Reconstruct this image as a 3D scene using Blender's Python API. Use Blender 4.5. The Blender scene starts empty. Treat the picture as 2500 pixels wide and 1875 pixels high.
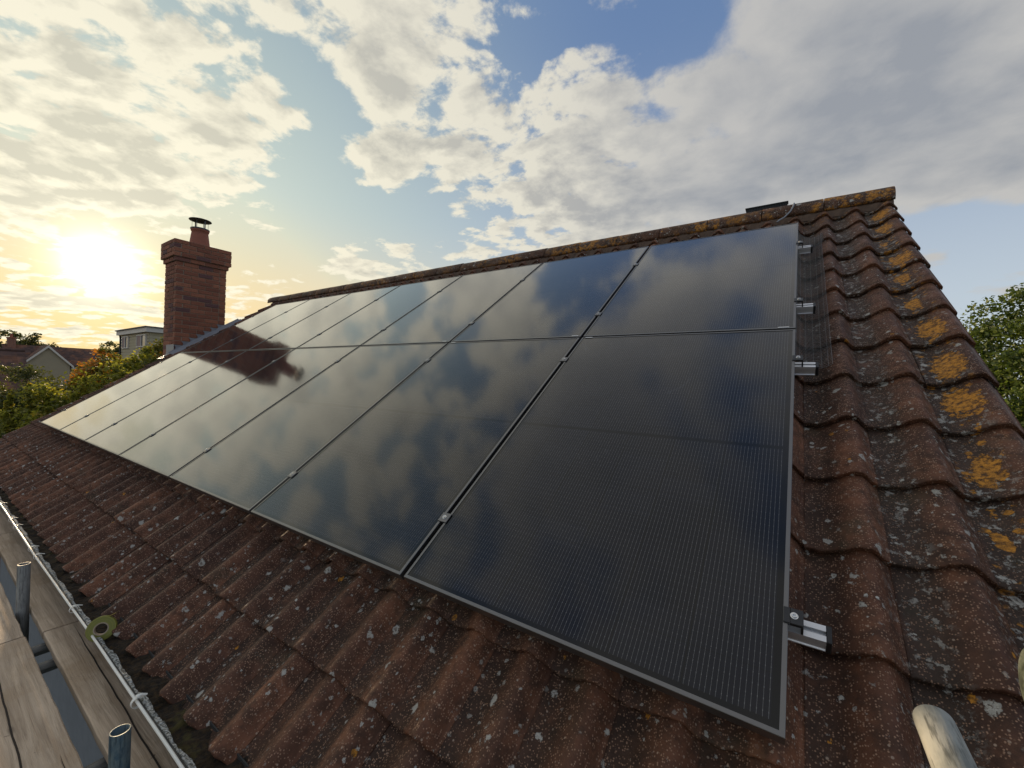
import bpy, bmesh, math, random
from mathutils import Vector, Matrix, Euler

R = math.radians
scene = bpy.context.scene
col = scene.collection

# ------------------------------------------------------------------ camera
cam_d = bpy.data.cameras.new("camera")
cam = bpy.data.objects.new("camera", cam_d)
col.objects.link(cam)
cx = Vector((0.8276369, 0.5603500, 0.0320175))
cy = -Vector((0.0275579, 0.0164060, -0.9994856))
cz = -Vector((-0.5605870, 0.8280935, -0.0018639))
m = Matrix((cx, cy, cz)).transposed().to_4x4()
m.translation = Vector((-0.0092, -1.0113, 0.7003))
cam.matrix_world = m
cam_d.sensor_width = 36
cam_d.lens = 1007.3 / 2500 * 36
cam_d.clip_start = 0.02
cam_d.clip_end = 6000
scene.camera = cam
scene.view_settings.view_transform = 'Standard'
scene.view_settings.look = 'None'
scene.view_settings.exposure = 0.2
scene.view_settings.gamma = 1.0
scene.view_settings.use_curve_mapping = False
scene.cycles.use_denoising = True
scene.cycles.max_bounces = 6
scene.cycles.diffuse_bounces = 3
scene.cycles.glossy_bounces = 3
scene.cycles.sample_clamp_indirect = 4.0

SUN = Vector((-0.9750, 0.1815, 0.1250)).normalized()
SUN_EL = math.asin(SUN.z)
SUN_AZ = math.atan2(SUN.x, SUN.y)


# ------------------------------------------------------------------ node helper
class NG:
    def __init__(s, tree):
        s.t = tree
        s.n = tree.nodes
        s.l = tree.links

    def put(s, sock, v):
        if hasattr(v, 'is_output') or isinstance(v, bpy.types.NodeSocket):
            s.l.new(v, sock)
        elif v is not None:
            if isinstance(v, (tuple, list)) and hasattr(sock.default_value, '__len__'):
                if len(sock.default_value) == 4 and len(v) == 3:
                    v = (*v, 1.0)
            sock.default_value = v

    def math(s, op, a, b=None, c=None, clamp=False):
        nd = s.n.new('ShaderNodeMath'); nd.operation = op; nd.use_clamp = clamp
        for i, v in enumerate((a, b, c)):
            if v is not None: s.put(nd.inputs[i], v)
        return nd.outputs[0]

    def add(s, a, b): return s.math('ADD', a, b)
    def sub(s, a, b): return s.math('SUBTRACT', a, b)
    def mul(s, a, b): return s.math('MULTIPLY', a, b)

    def vm(s, op, a, b=None, scale=None, out=0):
        nd = s.n.new('ShaderNodeVectorMath'); nd.operation = op
        s.put(nd.inputs[0], a)
        if b is not None: s.put(nd.inputs[1], b)
        if scale is not None: s.put(nd.inputs['Scale'], scale)
        return nd.outputs[out]

    def dot(s, a, b): return s.vm('DOT_PRODUCT', a, b, out=1)

    def sep(s, v):
        nd = s.n.new('ShaderNodeSeparateXYZ'); s.put(nd.inputs[0], v); return nd.outputs

    def comb(s, x=0.0, y=0.0, z=0.0):
        nd = s.n.new('ShaderNodeCombineXYZ')
        s.put(nd.inputs[0], x); s.put(nd.inputs[1], y); s.put(nd.inputs[2], z)
        return nd.outputs[0]

    def noise(s, vec, scale=5.0, detail=4.0, rough=0.5, lac=2.0, dist=0.0, color=False, dim='3D'):
        nd = s.n.new('ShaderNodeTexNoise'); nd.noise_dimensions = dim
        s.put(nd.inputs['Vector'], vec)
        nd.inputs['Scale'].default_value = scale; nd.inputs['Detail'].default_value = detail
        nd.inputs['Roughness'].default_value = rough; nd.inputs['Lacunarity'].default_value = lac
        nd.inputs['Distortion'].default_value = dist
        return nd.outputs['Color' if color else 'Fac']

    def voro(s, vec, scale=5.0, feature='F1', rnd=1.0):
        nd = s.n.new('ShaderNodeTexVoronoi'); nd.feature = feature
        s.put(nd.inputs['Vector'], vec); nd.inputs['Scale'].default_value = scale
        nd.inputs['Randomness'].default_value = rnd
        return nd.outputs

    def white(s, vec):
        nd = s.n.new('ShaderNodeTexWhiteNoise'); nd.noise_dimensions = '3D'
        s.put(nd.inputs['Vector'], vec)
        return nd.outputs

    def step(s, x, lo, hi, a=0.0, b=1.0, smooth=True):
        nd = s.n.new('ShaderNodeMapRange')
        nd.interpolation_type = 'SMOOTHSTEP' if smooth else 'LINEAR'
        s.put(nd.inputs[0], x); s.put(nd.inputs[1], lo); s.put(nd.inputs[2], hi)
        s.put(nd.inputs[3], a); s.put(nd.inputs[4], b)
        return nd.outputs[0]

    def mix(s, f, a, b, mode='MIX'):
        nd = s.n.new('ShaderNodeMix'); nd.data_type = 'RGBA'; nd.blend_type = mode
        nd.clamp_factor = True
        s.put(nd.inputs[0], f); s.put(nd.inputs[6], a); s.put(nd.inputs[7], b)
        return nd.outputs[2]

    def bump(s, h, dist=0.01, strength=1.0, normal=None):
        nd = s.n.new('ShaderNodeBump')
        s.put(nd.inputs['Height'], h); nd.inputs['Distance'].default_value = dist
        nd.inputs['Strength'].default_value = strength
        if normal is not None: s.put(nd.inputs['Normal'], normal)
        return nd.outputs[0]

    def texco(s, out='Object'):
        return s.n.new('ShaderNodeTexCoord').outputs[out]

    def pos(s):
        return s.n.new('ShaderNodeNewGeometry').outputs['Position']

    def rand(s):
        return s.n.new('ShaderNodeObjectInfo').outputs['Random']


# ------------------------------------------------------------------ world
world = bpy.data.worlds.new("World")
scene.world = world
world.use_nodes = True
wt = world.node_tree
for nd in list(wt.nodes): wt.nodes.remove(nd)
W = NG(wt)
out = wt.nodes.new('ShaderNodeOutputWorld')
bg = wt.nodes.new('ShaderNodeBackground')
wt.links.new(bg.outputs[0], out.inputs[0])
SKY_STRENGTH = 0.10
bg.inputs['Strength'].default_value = SKY_STRENGTH
sky = wt.nodes.new('ShaderNodeTexSky')
sky.sky_type = 'NISHITA'
sky.sun_disc = False
sky.sun_elevation = SUN_EL
sky.sun_rotation = SUN_AZ
sky.air_density = 1.0
sky.dust_density = 1.6
sky.ozone_density = 1.6
D = W.vm('NORMALIZE', W.texco('Generated'))
dx, dy, dz = W.sep(D)
az = W.math('MULTIPLY', W.math('ARCTAN2', dx, dy), 57.29578)
el = W.math('MULTIPLY', W.math('ARCSINE', dz), 57.29578)
AE = W.comb(az, el, 0.0)
GLOW = Vector((-0.9667, 0.1837, 0.1779)).normalized()   # brightest spot of the thin cloud lit from behind, just over the sun
cs = W.dot(D, tuple(GLOW))
ang = W.math('MULTIPLY', W.math('ARCCOSINE', W.math('MINIMUM', cs, 0.99999)), 57.29578)


def blob(a0, e0, a, b, c, d, w):
    """one bank of cloud (or a clear gap when w < 0): an ellipse about azimuth a0, elevation e0"""
    p = W.vm('SUBTRACT', AE, (a0, e0, 0.0))
    x = W.dot(p, (a, b, 0.0)); y = W.dot(p, (c, d, 0.0))
    r2 = W.add(W.mul(x, x), W.mul(y, y))
    return W.mul(W.math('EXPONENT', W.mul(r2, -1.0)), w)


BANKS = [
    (-78.2, 25.8, 0.0746, 0.002, 0.0411, -0.099, 0.125),
    (-76.7, 19.6, 0.0836, 0.0021, 0.0978, -0.2977, 0.10),
    (-59.4, 26.2, 0.2098, 0.0074, 0.0176, -0.0821, -0.22),
    (-63.2, 15.5, 0.0613, 0.0018, 0.0578, -0.3207, -0.20),
    (-54.4, 39.2, 0.0626, 0.0031, 0.0617, -0.3074, 0.13),
    (-52.2, 34.4, 0.2279, 0.0101, 0.0698, -0.4009, 0.13),
    (-27.1, 40.3, 0.0794, 0.0043, -0.0129, -0.2991, -0.15),
    (-51.1, 28.2, 0.169, 0.0066, 0.0454, -0.2987, 0.10),
    (-38.2, 30.9, 0.1201, 0.0052, 0.0095, -0.1765, 0.06),
    (-26.2, 35.1, 0.1062, 0.005, -0.0117, -0.2603, 0.05),
    (-13.7, 23.2, 0.0371, 0.0013, -0.015, -0.1403, 0.17),
    (8.6, 29.1, 0.0609, 0.002, -0.0414, -0.1154, 0.24),
    (13.0, 15.3, 0.1307, 0.0033, -0.1103, -0.4183, -0.20),
    (-47.8, 20.9, 0.1824, 0.0064, 0.0334, -0.3056, -0.24),
    (-50.7, 17.3, 0.0992, 0.0033, 0.1128, -0.9882, 0.20),
    (-56.9, 14.5, 0.26, 0.008, 0.0861, -0.6426, 0.26),
    (-83.0, 6.1, 0.2555, 0.0051, 0.2892, -1.7084, 0.26),
    (-78.4, 6.6, 0.432, 0.0095, 0.2151, -1.3772, 0.26),
    (-81.4, 15.6, 0.1292, 0.0028, 0.3647, -1.1248, 0.20),
]
cov = None
for b_ in BANKS:
    g = blob(*b_)
    cov = g if cov is None else W.add(cov, g)
cov = W.add(cov, W.mul(W.step(el, 44.0, 60.0), 0.08))

# cloud sheet coordinates: the direction cast on a flat layer far above
inv = W.math('DIVIDE', 1.0, W.add(W.math('MAXIMUM', dz, 0.0), 0.16))
P = W.vm('SCALE', W.comb(dx, dy, 0.0), scale=inv)
warp = W.vm('SUBTRACT', W.noise(P, 1.7, 3, 0.5, color=True), (0.5, 0.5, 0.5))
Pw = W.vm('ADD', P, W.vm('SCALE', warp, scale=0.18))
sunxy = Vector((SUN.x, SUN.y, 0)).normalized()


rippled = W.step(az, -52.0, -68.0)             # the sheet near the sun is finely rippled
veil = W.math('MAXIMUM', W.step(az, -34.0, -6.0), W.step(el, 46.0, 60.0))                # the bank away from the sun is smooth


def clouds(vec):
    n1 = W.noise(vec, 2.3, 3, 0.5)
    n2 = W.noise(vec, 7.0, 9, 0.60)
    q = W.vm('ADD', vec, W.vm('SCALE', W.vm('SUBTRACT', W.noise(vec, 9.0, 4, 0.6, color=True), (0.5, 0.5, 0.5)), scale=0.16))
    # small heaped cells, drawn out a little across the wind
    cxx = W.dot(q, (0.80, 0.60, 0.0)); cyy = W.dot(q, (-0.60, 0.80, 0.0))
    fl = W.comb(W.mul(cxx, 6.0), W.mul(cyy, 11.0), 0.0)
    vo = W.n.new('ShaderNodeTexVoronoi'); vo.feature = 'SMOOTH_F1'
    W.put(vo.inputs['Vector'], fl); vo.inputs['Scale'].default_value = 1.0; vo.inputs['Smoothness'].default_value = 0.35
    cell = W.sub(0.62, vo.outputs['Distance'])
    cellw = W.add(0.16, W.mul(rippled, 0.10))
    wd = W.add(0.24, W.mul(W.sub(1.0, veil), 0.56))
    return W.add(0.5, W.add(W.add(W.mul(W.sub(n1, 0.5), 0.50), W.mul(W.sub(n2, 0.5), wd)), W.mul(W.mul(cell, W.sub(1.0, W.mul(veil, 0.8))), cellw)))


nA = clouds(Pw)
nB = clouds(W.vm('ADD', Pw, tuple(sunxy * 0.05)))       # the same field a step towards the sun
dens = W.add(nA, cov)
mask = W.step(dens, 0.485, 0.590)
deep = W.step(dens, 0.54, 0.80)
relief = W.math('MULTIPLY', W.sub(nA, nB), 5.5)         # sun side of each billow

# clear sky: Nishita, lifted and washed out by the haze the low sun lights up
near = W.step(ang, 62.0, 4.0)
clear = W.mix(1.0, W.vm('MINIMUM', sky.outputs[0], (9.0, 7.5, 5.0)), (1.15, 1.15, 1.25), 'MULTIPLY')
air_far = W.mix(W.step(el, 2.0, 42.0), (5.4, 6.1, 6.7), (1.35, 2.2, 4.0))
air_near = W.mix(W.step(el, 1.0, 22.0), (8.6, 5.9, 2.1), (4.9, 5.9, 5.1))
air = W.mix(near, air_far, air_near)
clear = W.mix(0.82, clear, air)
# cloud colours
c_lit = W.mix(near, W.mix(veil, (6.6, 6.3, 5.4), (4.7, 4.6, 4.4)), (8.8, 8.2, 6.4))
c_deep = W.mix(near, W.mix(veil, (3.9, 3.85, 3.7), (2.8, 2.95, 3.2)), (5.9, 5.6, 4.5))
shade = W.math('SUBTRACT', deep, relief, clamp=True)
ccol = W.mix(shade, c_lit, c_deep)
body = W.mix(W.mul(mask, 0.93), clear, ccol)
# glow of the sun itself behind thin cloud
glow = W.add(W.mul(W.math('EXPONENT', W.mul(ang, -0.16)), 2.4),
             W.mul(W.math('EXPONENT', W.mul(ang, -0.95)), 60.0))
gl = W.mix(1.0, W.comb(glow, glow, glow), (1.0, 0.93, 0.66), 'MULTIPLY')
body = W.mix(1.0, body, gl, 'ADD')
# low band on the horizon
W.put(bg.inputs['Color'], body)

# ------------------------------------------------------------------ sun
sd = bpy.data.lights.new("sun", 'SUN')
sd.energy = 5.0
sd.angle = R(0.6)
sd.color = (1.0, 0.74, 0.46)
sun = bpy.data.objects.new("sun", sd)
col.objects.link(sun)
sun.rotation_euler = (-SUN).to_track_quat('-Z', 'Y').to_euler()

# ------------------------------------------------------------------ object helpers
PITCH = R(35)
CP, SP = math.cos(PITCH), math.sin(PITCH)


def rw(u, v, n):
    """roof coordinates (along the eaves, up the slope, out of the slope) to the world"""
    return Vector((u, v * CP - n * SP, v * SP + n * CP))


def mesh_of(bm, name, mat, smooth=False):
    me = bpy.data.meshes.new(name)
    bm.to_mesh(me); bm.free()
    if mat: me.materials.append(mat)
    if smooth:
        for p in me.polygons: p.use_smooth = True
    return me


def link(name, me, parent=None, loc=None, rot=None):
    o = bpy.data.objects.new(name, me)
    col.objects.link(o)
    if parent is not None: o.parent = parent
    if loc is not None: o.location = loc
    if rot is not None: o.rotation_euler = rot
    return o


def obj(name, bm, mat, parent=None, smooth=False, loc=None, rot=None):
    return link(name, mesh_of(bm, name, mat, smooth), parent, loc, rot)


def tag(o, label=None, cat=None, group=None, kind=None):
    if label: o['label'] = label
    if cat: o['category'] = cat
    if group: o['group'] = group
    if kind: o['kind'] = kind
    return o


def empty(name, loc=(0, 0, 0), rot=(0, 0, 0)):
    o = bpy.data.objects.new(name, None)
    o.empty_display_size = 0.1
    col.objects.link(o)
    o.location = loc; o.rotation_euler = rot
    return o


def box(bm, x0, x1, y0, y1, z0, z1, bevel=0.0, M=None):
    vs = [bm.verts.new((x, y, z)) for x in (x0, x1) for y in (y0, y1) for z in (z0, z1)]
    fs = [(0, 1, 3, 2), (4, 6, 7, 5), (0, 4, 5, 1), (2, 3, 7, 6), (0, 2, 6, 4), (1, 5, 7, 3)]
    faces = [bm.faces.new([vs[i] for i in f]) for f in fs]
    if M is not None:
        for v in vs: v.co = M @ v.co
    if bevel > 0:
        es = list({e for f in faces for e in f.edges})
        bmesh.ops.bevel(bm, geom=es, offset=bevel, segments=1, affect='EDGES')
    return vs


def tube(bm, pts, r, seg=8, caps=True):
    """a round bar along a list of points; r may be a number or a list"""
    pts = [Vector(p) for p in pts]
    rings = []
    prev = None
    for i, p in enumerate(pts):
        if i == 0: t = pts[1] - pts[0]
        elif i == len(pts) - 1: t = pts[-1] - pts[-2]
        else: t = pts[i + 1] - pts[i - 1]
        t.normalize()
        if prev is None:
            a = Vector((0, 0, 1)) if abs(t.z) < 0.9 else Vector((1, 0, 0))
            x = t.cross(a).normalized()
        else:
            x = (prev - t * prev.dot(t)).normalized()
        prev = x
        y = t.cross(x)
        rr = r[i] if isinstance(r, (list, tuple)) else r
        rings.append([bm.verts.new(p + x * math.cos(2 * math.pi * k / seg) * rr + y * math.sin(2 * math.pi * k / seg) * rr) for k in range(seg)])
    for a, b in zip(rings, rings[1:]):
        for k in range(seg):
            bm.faces.new((a[k], a[(k + 1) % seg], b[(k + 1) % seg], b[k]))
    if caps:
        bm.faces.new(list(reversed(rings[0]))); bm.faces.new(rings[-1])


def lathe(bm, prof, seg=24, M=None):
    rings = []
    for (r, z) in prof:
        rings.append([bm.verts.new((r * math.cos(2 * math.pi * k / seg), r * math.sin(2 * math.pi * k / seg), z)) for k in range(seg)])
    for a, b in zip(rings, rings[1:]):
        for k in range(seg):
            bm.faces.new((a[k], a[(k + 1) % seg], b[(k + 1) % seg], b[k]))
    if M is not None:
        for rg in rings:
            for v in rg: v.co = M @ v.co


def extrude_x(bm, poly, x0, x1, caps=True):
    """a closed (y, z) outline swept along x"""
    a = [bm.verts.new((x0, y, z)) for y, z in poly]
    b = [bm.verts.new((x1, y, z)) for y, z in poly]
    n = len(poly)
    for k in range(n):
        bm.faces.new((a[k], a[(k + 1) % n], b[(k + 1) % n], b[k]))
    if caps:
        bm.faces.new(list(reversed(a))); bm.faces.new(b)


# ------------------------------------------------------------------ materials
def new_mat(name):
    mt = bpy.data.materials.new(name)
    mt.use_nodes = True
    g = NG(mt.node_tree)
    bs = mt.node_tree.nodes.get('Principled BSDF')
    return mt, g, bs


def plain(name, color, rough=0.6, metal=0.0, spec=0.5, var=0.25, scale=12.0, bump=0.0, bscale=60.0, coords='Object'):
    mt, g, bs = new_mat(name)
    c = g.texco(coords) if coords != 'Pos' else g.pos()
    n = g.noise(c, scale, 5, 0.6)
    lo = tuple(x * (1 - var) for x in color); hi = tuple(min(1, x * (1 + var)) for x in color)
    g.put(bs.inputs['Base Color'], g.mix(n, lo, hi))
    g.put(bs.inputs['Roughness'], g.step(n, 0.2, 0.8, max(0.03, rough - 0.08), min(1, rough + 0.08)))
    bs.inputs['Metallic'].default_value = metal
    bs.inputs['Specular IOR Level'].default_value = spec
    if bump > 0:
        g.put(bs.inputs['Normal'], g.bump(g.noise(c, bscale, 6, 0.6), bump))
    return mt


GB_ = 0.3085


def roof_mat(name, ridge=False):
    mt, g, bs = new_mat(name)
    p = g.pos()
    px_, py_, pz_ = g.sep(p)
    u = px_
    v = g.add(g.mul(py_, CP), g.mul(pz_, SP))
    n = g.sub(g.mul(pz_, CP), g.mul(py_, SP))
    Q = g.comb(u, v, n)
    wob = g.vm('SCALE', g.vm('SUBTRACT', g.noise(Q, 34, 7, 0.72, color=True), (0.5, 0.5, 0.5)), scale=0.055)
    Qw = g.vm('ADD', Q, wob)
    wob2 = g.vm('SCALE', g.vm('SUBTRACT', g.noise(Q, 90, 5, 0.7, color=True), (0.5, 0.5, 0.5)), scale=0.022)
    Qs = g.vm('ADD', Q, wob2)
    big = g.noise(Q, 3.2, 5, 0.6)
    mid = g.noise(Q, 22, 6, 0.65)
    base = g.mix(g.step(big, 0.35, 0.65), (0.088, 0.036, 0.019), (0.200, 0.083, 0.042))
    base = g.mix(g.step(mid, 0.35, 0.7), base, (0.062, 0.030, 0.018))
    # each tile fired a little differently
    tid = g.white(g.comb(g.math('FLOOR', g.math('DIVIDE', g.sub(u, 0.645), 0.2025)), g.math('FLOOR', g.math('DIVIDE', g.add(v, 0.645), 0.309)), 0.0))
    base = g.mix(1.0, base, g.mix(tid[0], (0.72, 0.74, 0.78), (1.25, 1.18, 1.12)), 'MULTIPLY')
    # soot and algae in the troughs, deepened with painted shade between the rolls
    ph = g.math('FRACT', g.math('DIVIDE', g.sub(u, 0.645 - 0.2025 * 60), 0.2025))
    trough = g.step(g.math('ABSOLUTE', g.sub(ph, 0.20)), 0.38, 0.12)
    if ridge: trough = g.mul(trough, 0.0)
    dirt_shade = g.mul(trough, g.step(g.noise(Q, 9, 5, 0.65), 0.22, 0.52))
    base = g.mix(g.mul(dirt_shade, 0.74), base, (0.028, 0.017, 0.011))
    green = g.step(g.noise(g.vm('ADD', Q, (7, 3, 1)), 4.5, 5, 0.6), 0.56, 0.74)
    base = g.mix(g.mul(green, 0.45), base, (0.055, 0.052, 0.030))
    if ridge:
        base = g.mix(1.0, base, (0.62, 0.62, 0.55), 'MULTIPLY')
    # sand grains of the concrete facing
    vg = g.voro(Q, 210.0)
    grain_r = g.sep(vg['Color'])[0]
    grain = g.mul(g.step(grain_r, 0.62, 0.82), g.step(vg['Distance'], 0.55, 0.25))
    base = g.mix(g.mul(grain, 0.8), base, (0.42, 0.25, 0.16))
    vg2 = g.voro(Q, 95.0)
    grain2 = g.mul(g.step(g.sep(vg2['Color'])[1], 0.90, 0.96), g.step(vg2['Distance'], 0.34, 0.20))
    base = g.mix(g.mul(grain2, 0.8), base, (0.42, 0.31, 0.23))
    # round grey-white lichens, small and large, some of them rings
    def rings(scale, keep, rad, off, ring=True):
        vv = g.voro(g.vm('ADD', Qs if scale > 20 else Qw, off), scale)
        cr = g.sep(vv['Color'])
        have = g.step(cr[0], keep, keep + 0.01)
        r_ = g.mul(g.add(cr[1], 0.25), rad)
        m_ = g.mul(have, g.step(vv['Distance'], r_, g.mul(r_, 0.80)))
        if ring:
            hole = g.mul(g.step(vv['Distance'], g.mul(r_, 0.45), g.mul(r_, 0.25)), g.step(cr[2], 0.45, 0.5))
            m_ = g.math('SUBTRACT', m_, g.mul(hole, 0.75), clamp=True)
        return m_
    patchy = g.step(g.noise(g.vm('ADD', Q, (3, 9, 2)), 2.6, 4, 0.6), 0.40, 0.62)
    l1 = rings(46.0, 0.70, 0.30, (0, 0, 0))
    l2 = rings(19.0, 0.78, 0.26, (5, 2, 1))
    l3 = g.mul(g.step(g.noise(g.vm('ADD', Qs, (1, 4, 8)), 28, 5, 0.68), 0.635, 0.67), patchy)
    lich = g.math('MAXIMUM', g.math('MAXIMUM', g.mul(l1, g.add(patchy, 0.35)), l2), l3)
    lcol = g.mix(g.noise(Q, 130, 3, 0.6), (0.22, 0.21, 0.18), (0.66, 0.63, 0.56))
    # crusty band where birds and rain feed the verge and the ridge
    if ridge:
        band = g.mul(g.step(g.noise(Q, 2.0, 3, 0.5), 0.34, 0.60), g.step(u, -9.0, 0.0, 0.20, 0.9))
        bandw = g.mul(band, 0.5)
        on = g.noise(g.vm('ADD', Qs, (11, 6, 4)), 16.0, 6, 0.68)
        of = g.mul(g.step(on, 0.49, 0.54), band)
        wn = 0.56
    else:
        vb = g.step(v, -0.2, 0.8)
        fv = g.math('FRACT', g.math('DIVIDE', g.sub(v, -0.33), GB_))
        crow = g.white(g.comb(g.math('FLOOR', g.math('DIVIDE', g.sub(v, -0.33), GB_)), 4.0, 2.0))
        rad = g.add(0.15, g.mul(crow[0], 0.95))
        e1 = g.math('DIVIDE', g.sub(u, g.add(0.500, g.mul(g.sub(g.sep(crow[1])[0], 0.5), 0.055))), g.mul(rad, 0.045))
        e2 = g.math('DIVIDE', g.sub(fv, g.add(0.36, g.mul(g.sep(crow[1])[1], 0.25))), g.mul(rad, 0.31))
        ee = g.add(g.add(g.mul(e1, e1), g.mul(e2, e2)), g.mul(g.sub(g.noise(Qs, 34, 7, 0.72), 0.5), 5.5))
        patch = g.mul(g.step(ee, 1.05, 0.85), vb)
        band = g.mul(g.step(g.math('ABSOLUTE', g.sub(u, 0.505)), 0.085, 0.03), vb)
        top = g.mul(g.step(v, 3.60, 3.95), g.step(u, -0.3, 0.5))
        bandw = g.math('MAXIMUM', g.mul(g.step(g.math('ABSOLUTE', g.sub(u, 0.485)), 0.10, 0.03), g.step(v, -0.4, 0.6)), g.mul(g.step(g.math('ABSOLUTE', g.sub(u, 0.275)), 0.075, 0.02), 0.75))
        on = g.noise(g.vm('ADD', Qs, (11, 6, 4)), 24.0, 6, 0.66)
        ros = g.mul(rings(30.0, 0.66, 0.42, (3, 8, 6)), band)
        of = g.math('MAXIMUM', g.math('MAXIMUM', patch, ros), g.mul(g.step(on, 0.59, 0.62), g.math('MAXIMUM', band, g.mul(top, 0.9))))
        wn = 0.56
    w3 = g.mul(g.step(g.noise(g.vm('ADD', Qs, (2, 2, 2)), 34, 7, 0.72), wn, wn + 0.03), bandw)
    soot = g.mul(bandw, 0.30)
    base = g.mix(soot, base, (0.050, 0.042, 0.032))
    lich = g.math('MAXIMUM', lich, g.mul(w3, 0.85))
    base = g.mix(g.mul(lich, 0.9), base, lcol)
    small = rings(24.0, 0.972, 0.30, (9, 9, 3), False)
    of = g.math('MAXIMUM', of, small)
    ocol = g.mix(g.step(g.noise(Q, 60, 6, 0.75), 0.36, 0.60), (0.10, 0.045, 0.012), (0.66, 0.28, 0.03))
    base = g.mix(g.mul(of, 0.93), base, ocol)
    g.put(bs.inputs['Base Color'], base)
    g.put(bs.inputs['Roughness'], g.step(mid, 0.2, 0.8, 0.52, 0.75))
    bs.inputs['Specular IOR Level'].default_value = 0.32
    h = g.add(g.add(g.mul(g.noise(Q, 160, 4, 0.7), 0.5), g.mul(g.add(lich, of), 0.28)), g.mul(grain, 0.35))
    g.put(bs.inputs['Normal'], g.bump(h, 0.0030, 0.9, g.bump(mid, 0.004, 0.7)))
    return mt


M_TILE = roof_mat('weathered_tile')
M_RIDGE = roof_mat('weathered_ridge', True)
M_BLACK = plain('black_plastic', (0.012, 0.012, 0.013), 0.45)
M_FRAME = plain('anodised_frame', (0.20, 0.195, 0.19), 0.36, 0.9, var=0.1)
M_ALU = plain('aluminium', (0.72, 0.72, 0.73), 0.38, 0.65, var=0.06, scale=40)
M_STEEL = plain('bolt_steel', (0.75, 0.75, 0.74), 0.25, 1.0, var=0.05)
M_LEAD = plain('lead_sheet', (0.24, 0.24, 0.26), 0.6, 0.1, spec=0.3, bump=0.004, bscale=25)
M_LEADB = plain('bright_lead', (0.26, 0.27, 0.29), 0.5, 0.3, bump=0.006, bscale=18)
M_MORTAR = plain('mortar', (0.30, 0.22, 0.16), 0.95, bump=0.003)
M_TERRA = plain('terracotta', (0.30, 0.10, 0.06), 0.75, bump=0.002)
M_COWL = plain('cowl_steel', (0.09, 0.095, 0.10), 0.5, 0.6)
M_CABLE = plain('white_cable', (0.82, 0.81, 0.74), 0.4, var=0.04)
M_WIRE = plain('mesh_wire', (0.34, 0.34, 0.34), 0.4, 0.5)
M_GUTTER = plain('gutter_iron', (0.035, 0.035, 0.033), 0.7, bump=0.002)
M_SOFFIT = plain('fascia_paint', (0.11, 0.10, 0.09), 0.6)
M_DARK = plain('underlay', (0.012, 0.010, 0.009), 0.95)


def brick_mat():
    mt, g, bs = new_mat('brick_red')
    r = g.rand()
    c = g.mix(r, (0.22, 0.078, 0.046), (0.38, 0.145, 0.080))
    c = g.mix(g.step(g.white(g.comb(r, 0.3, 0.7))[0], 0.84, 0.9), c, (0.15, 0.070, 0.065))
    p = g.pos()
    nn = g.noise(p, 45, 6, 0.7)
    c = g.mix(g.mul(g.step(nn, 0.4, 0.8), 0.6), c, (0.09, 0.05, 0.04))
    g.put(bs.inputs['Base Color'], c)
    bs.inputs['Roughness'].default_value = 0.9
    g.put(bs.inputs['Normal'], g.bump(nn, 0.006))
    return mt


M_BRICK = brick_mat()


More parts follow.
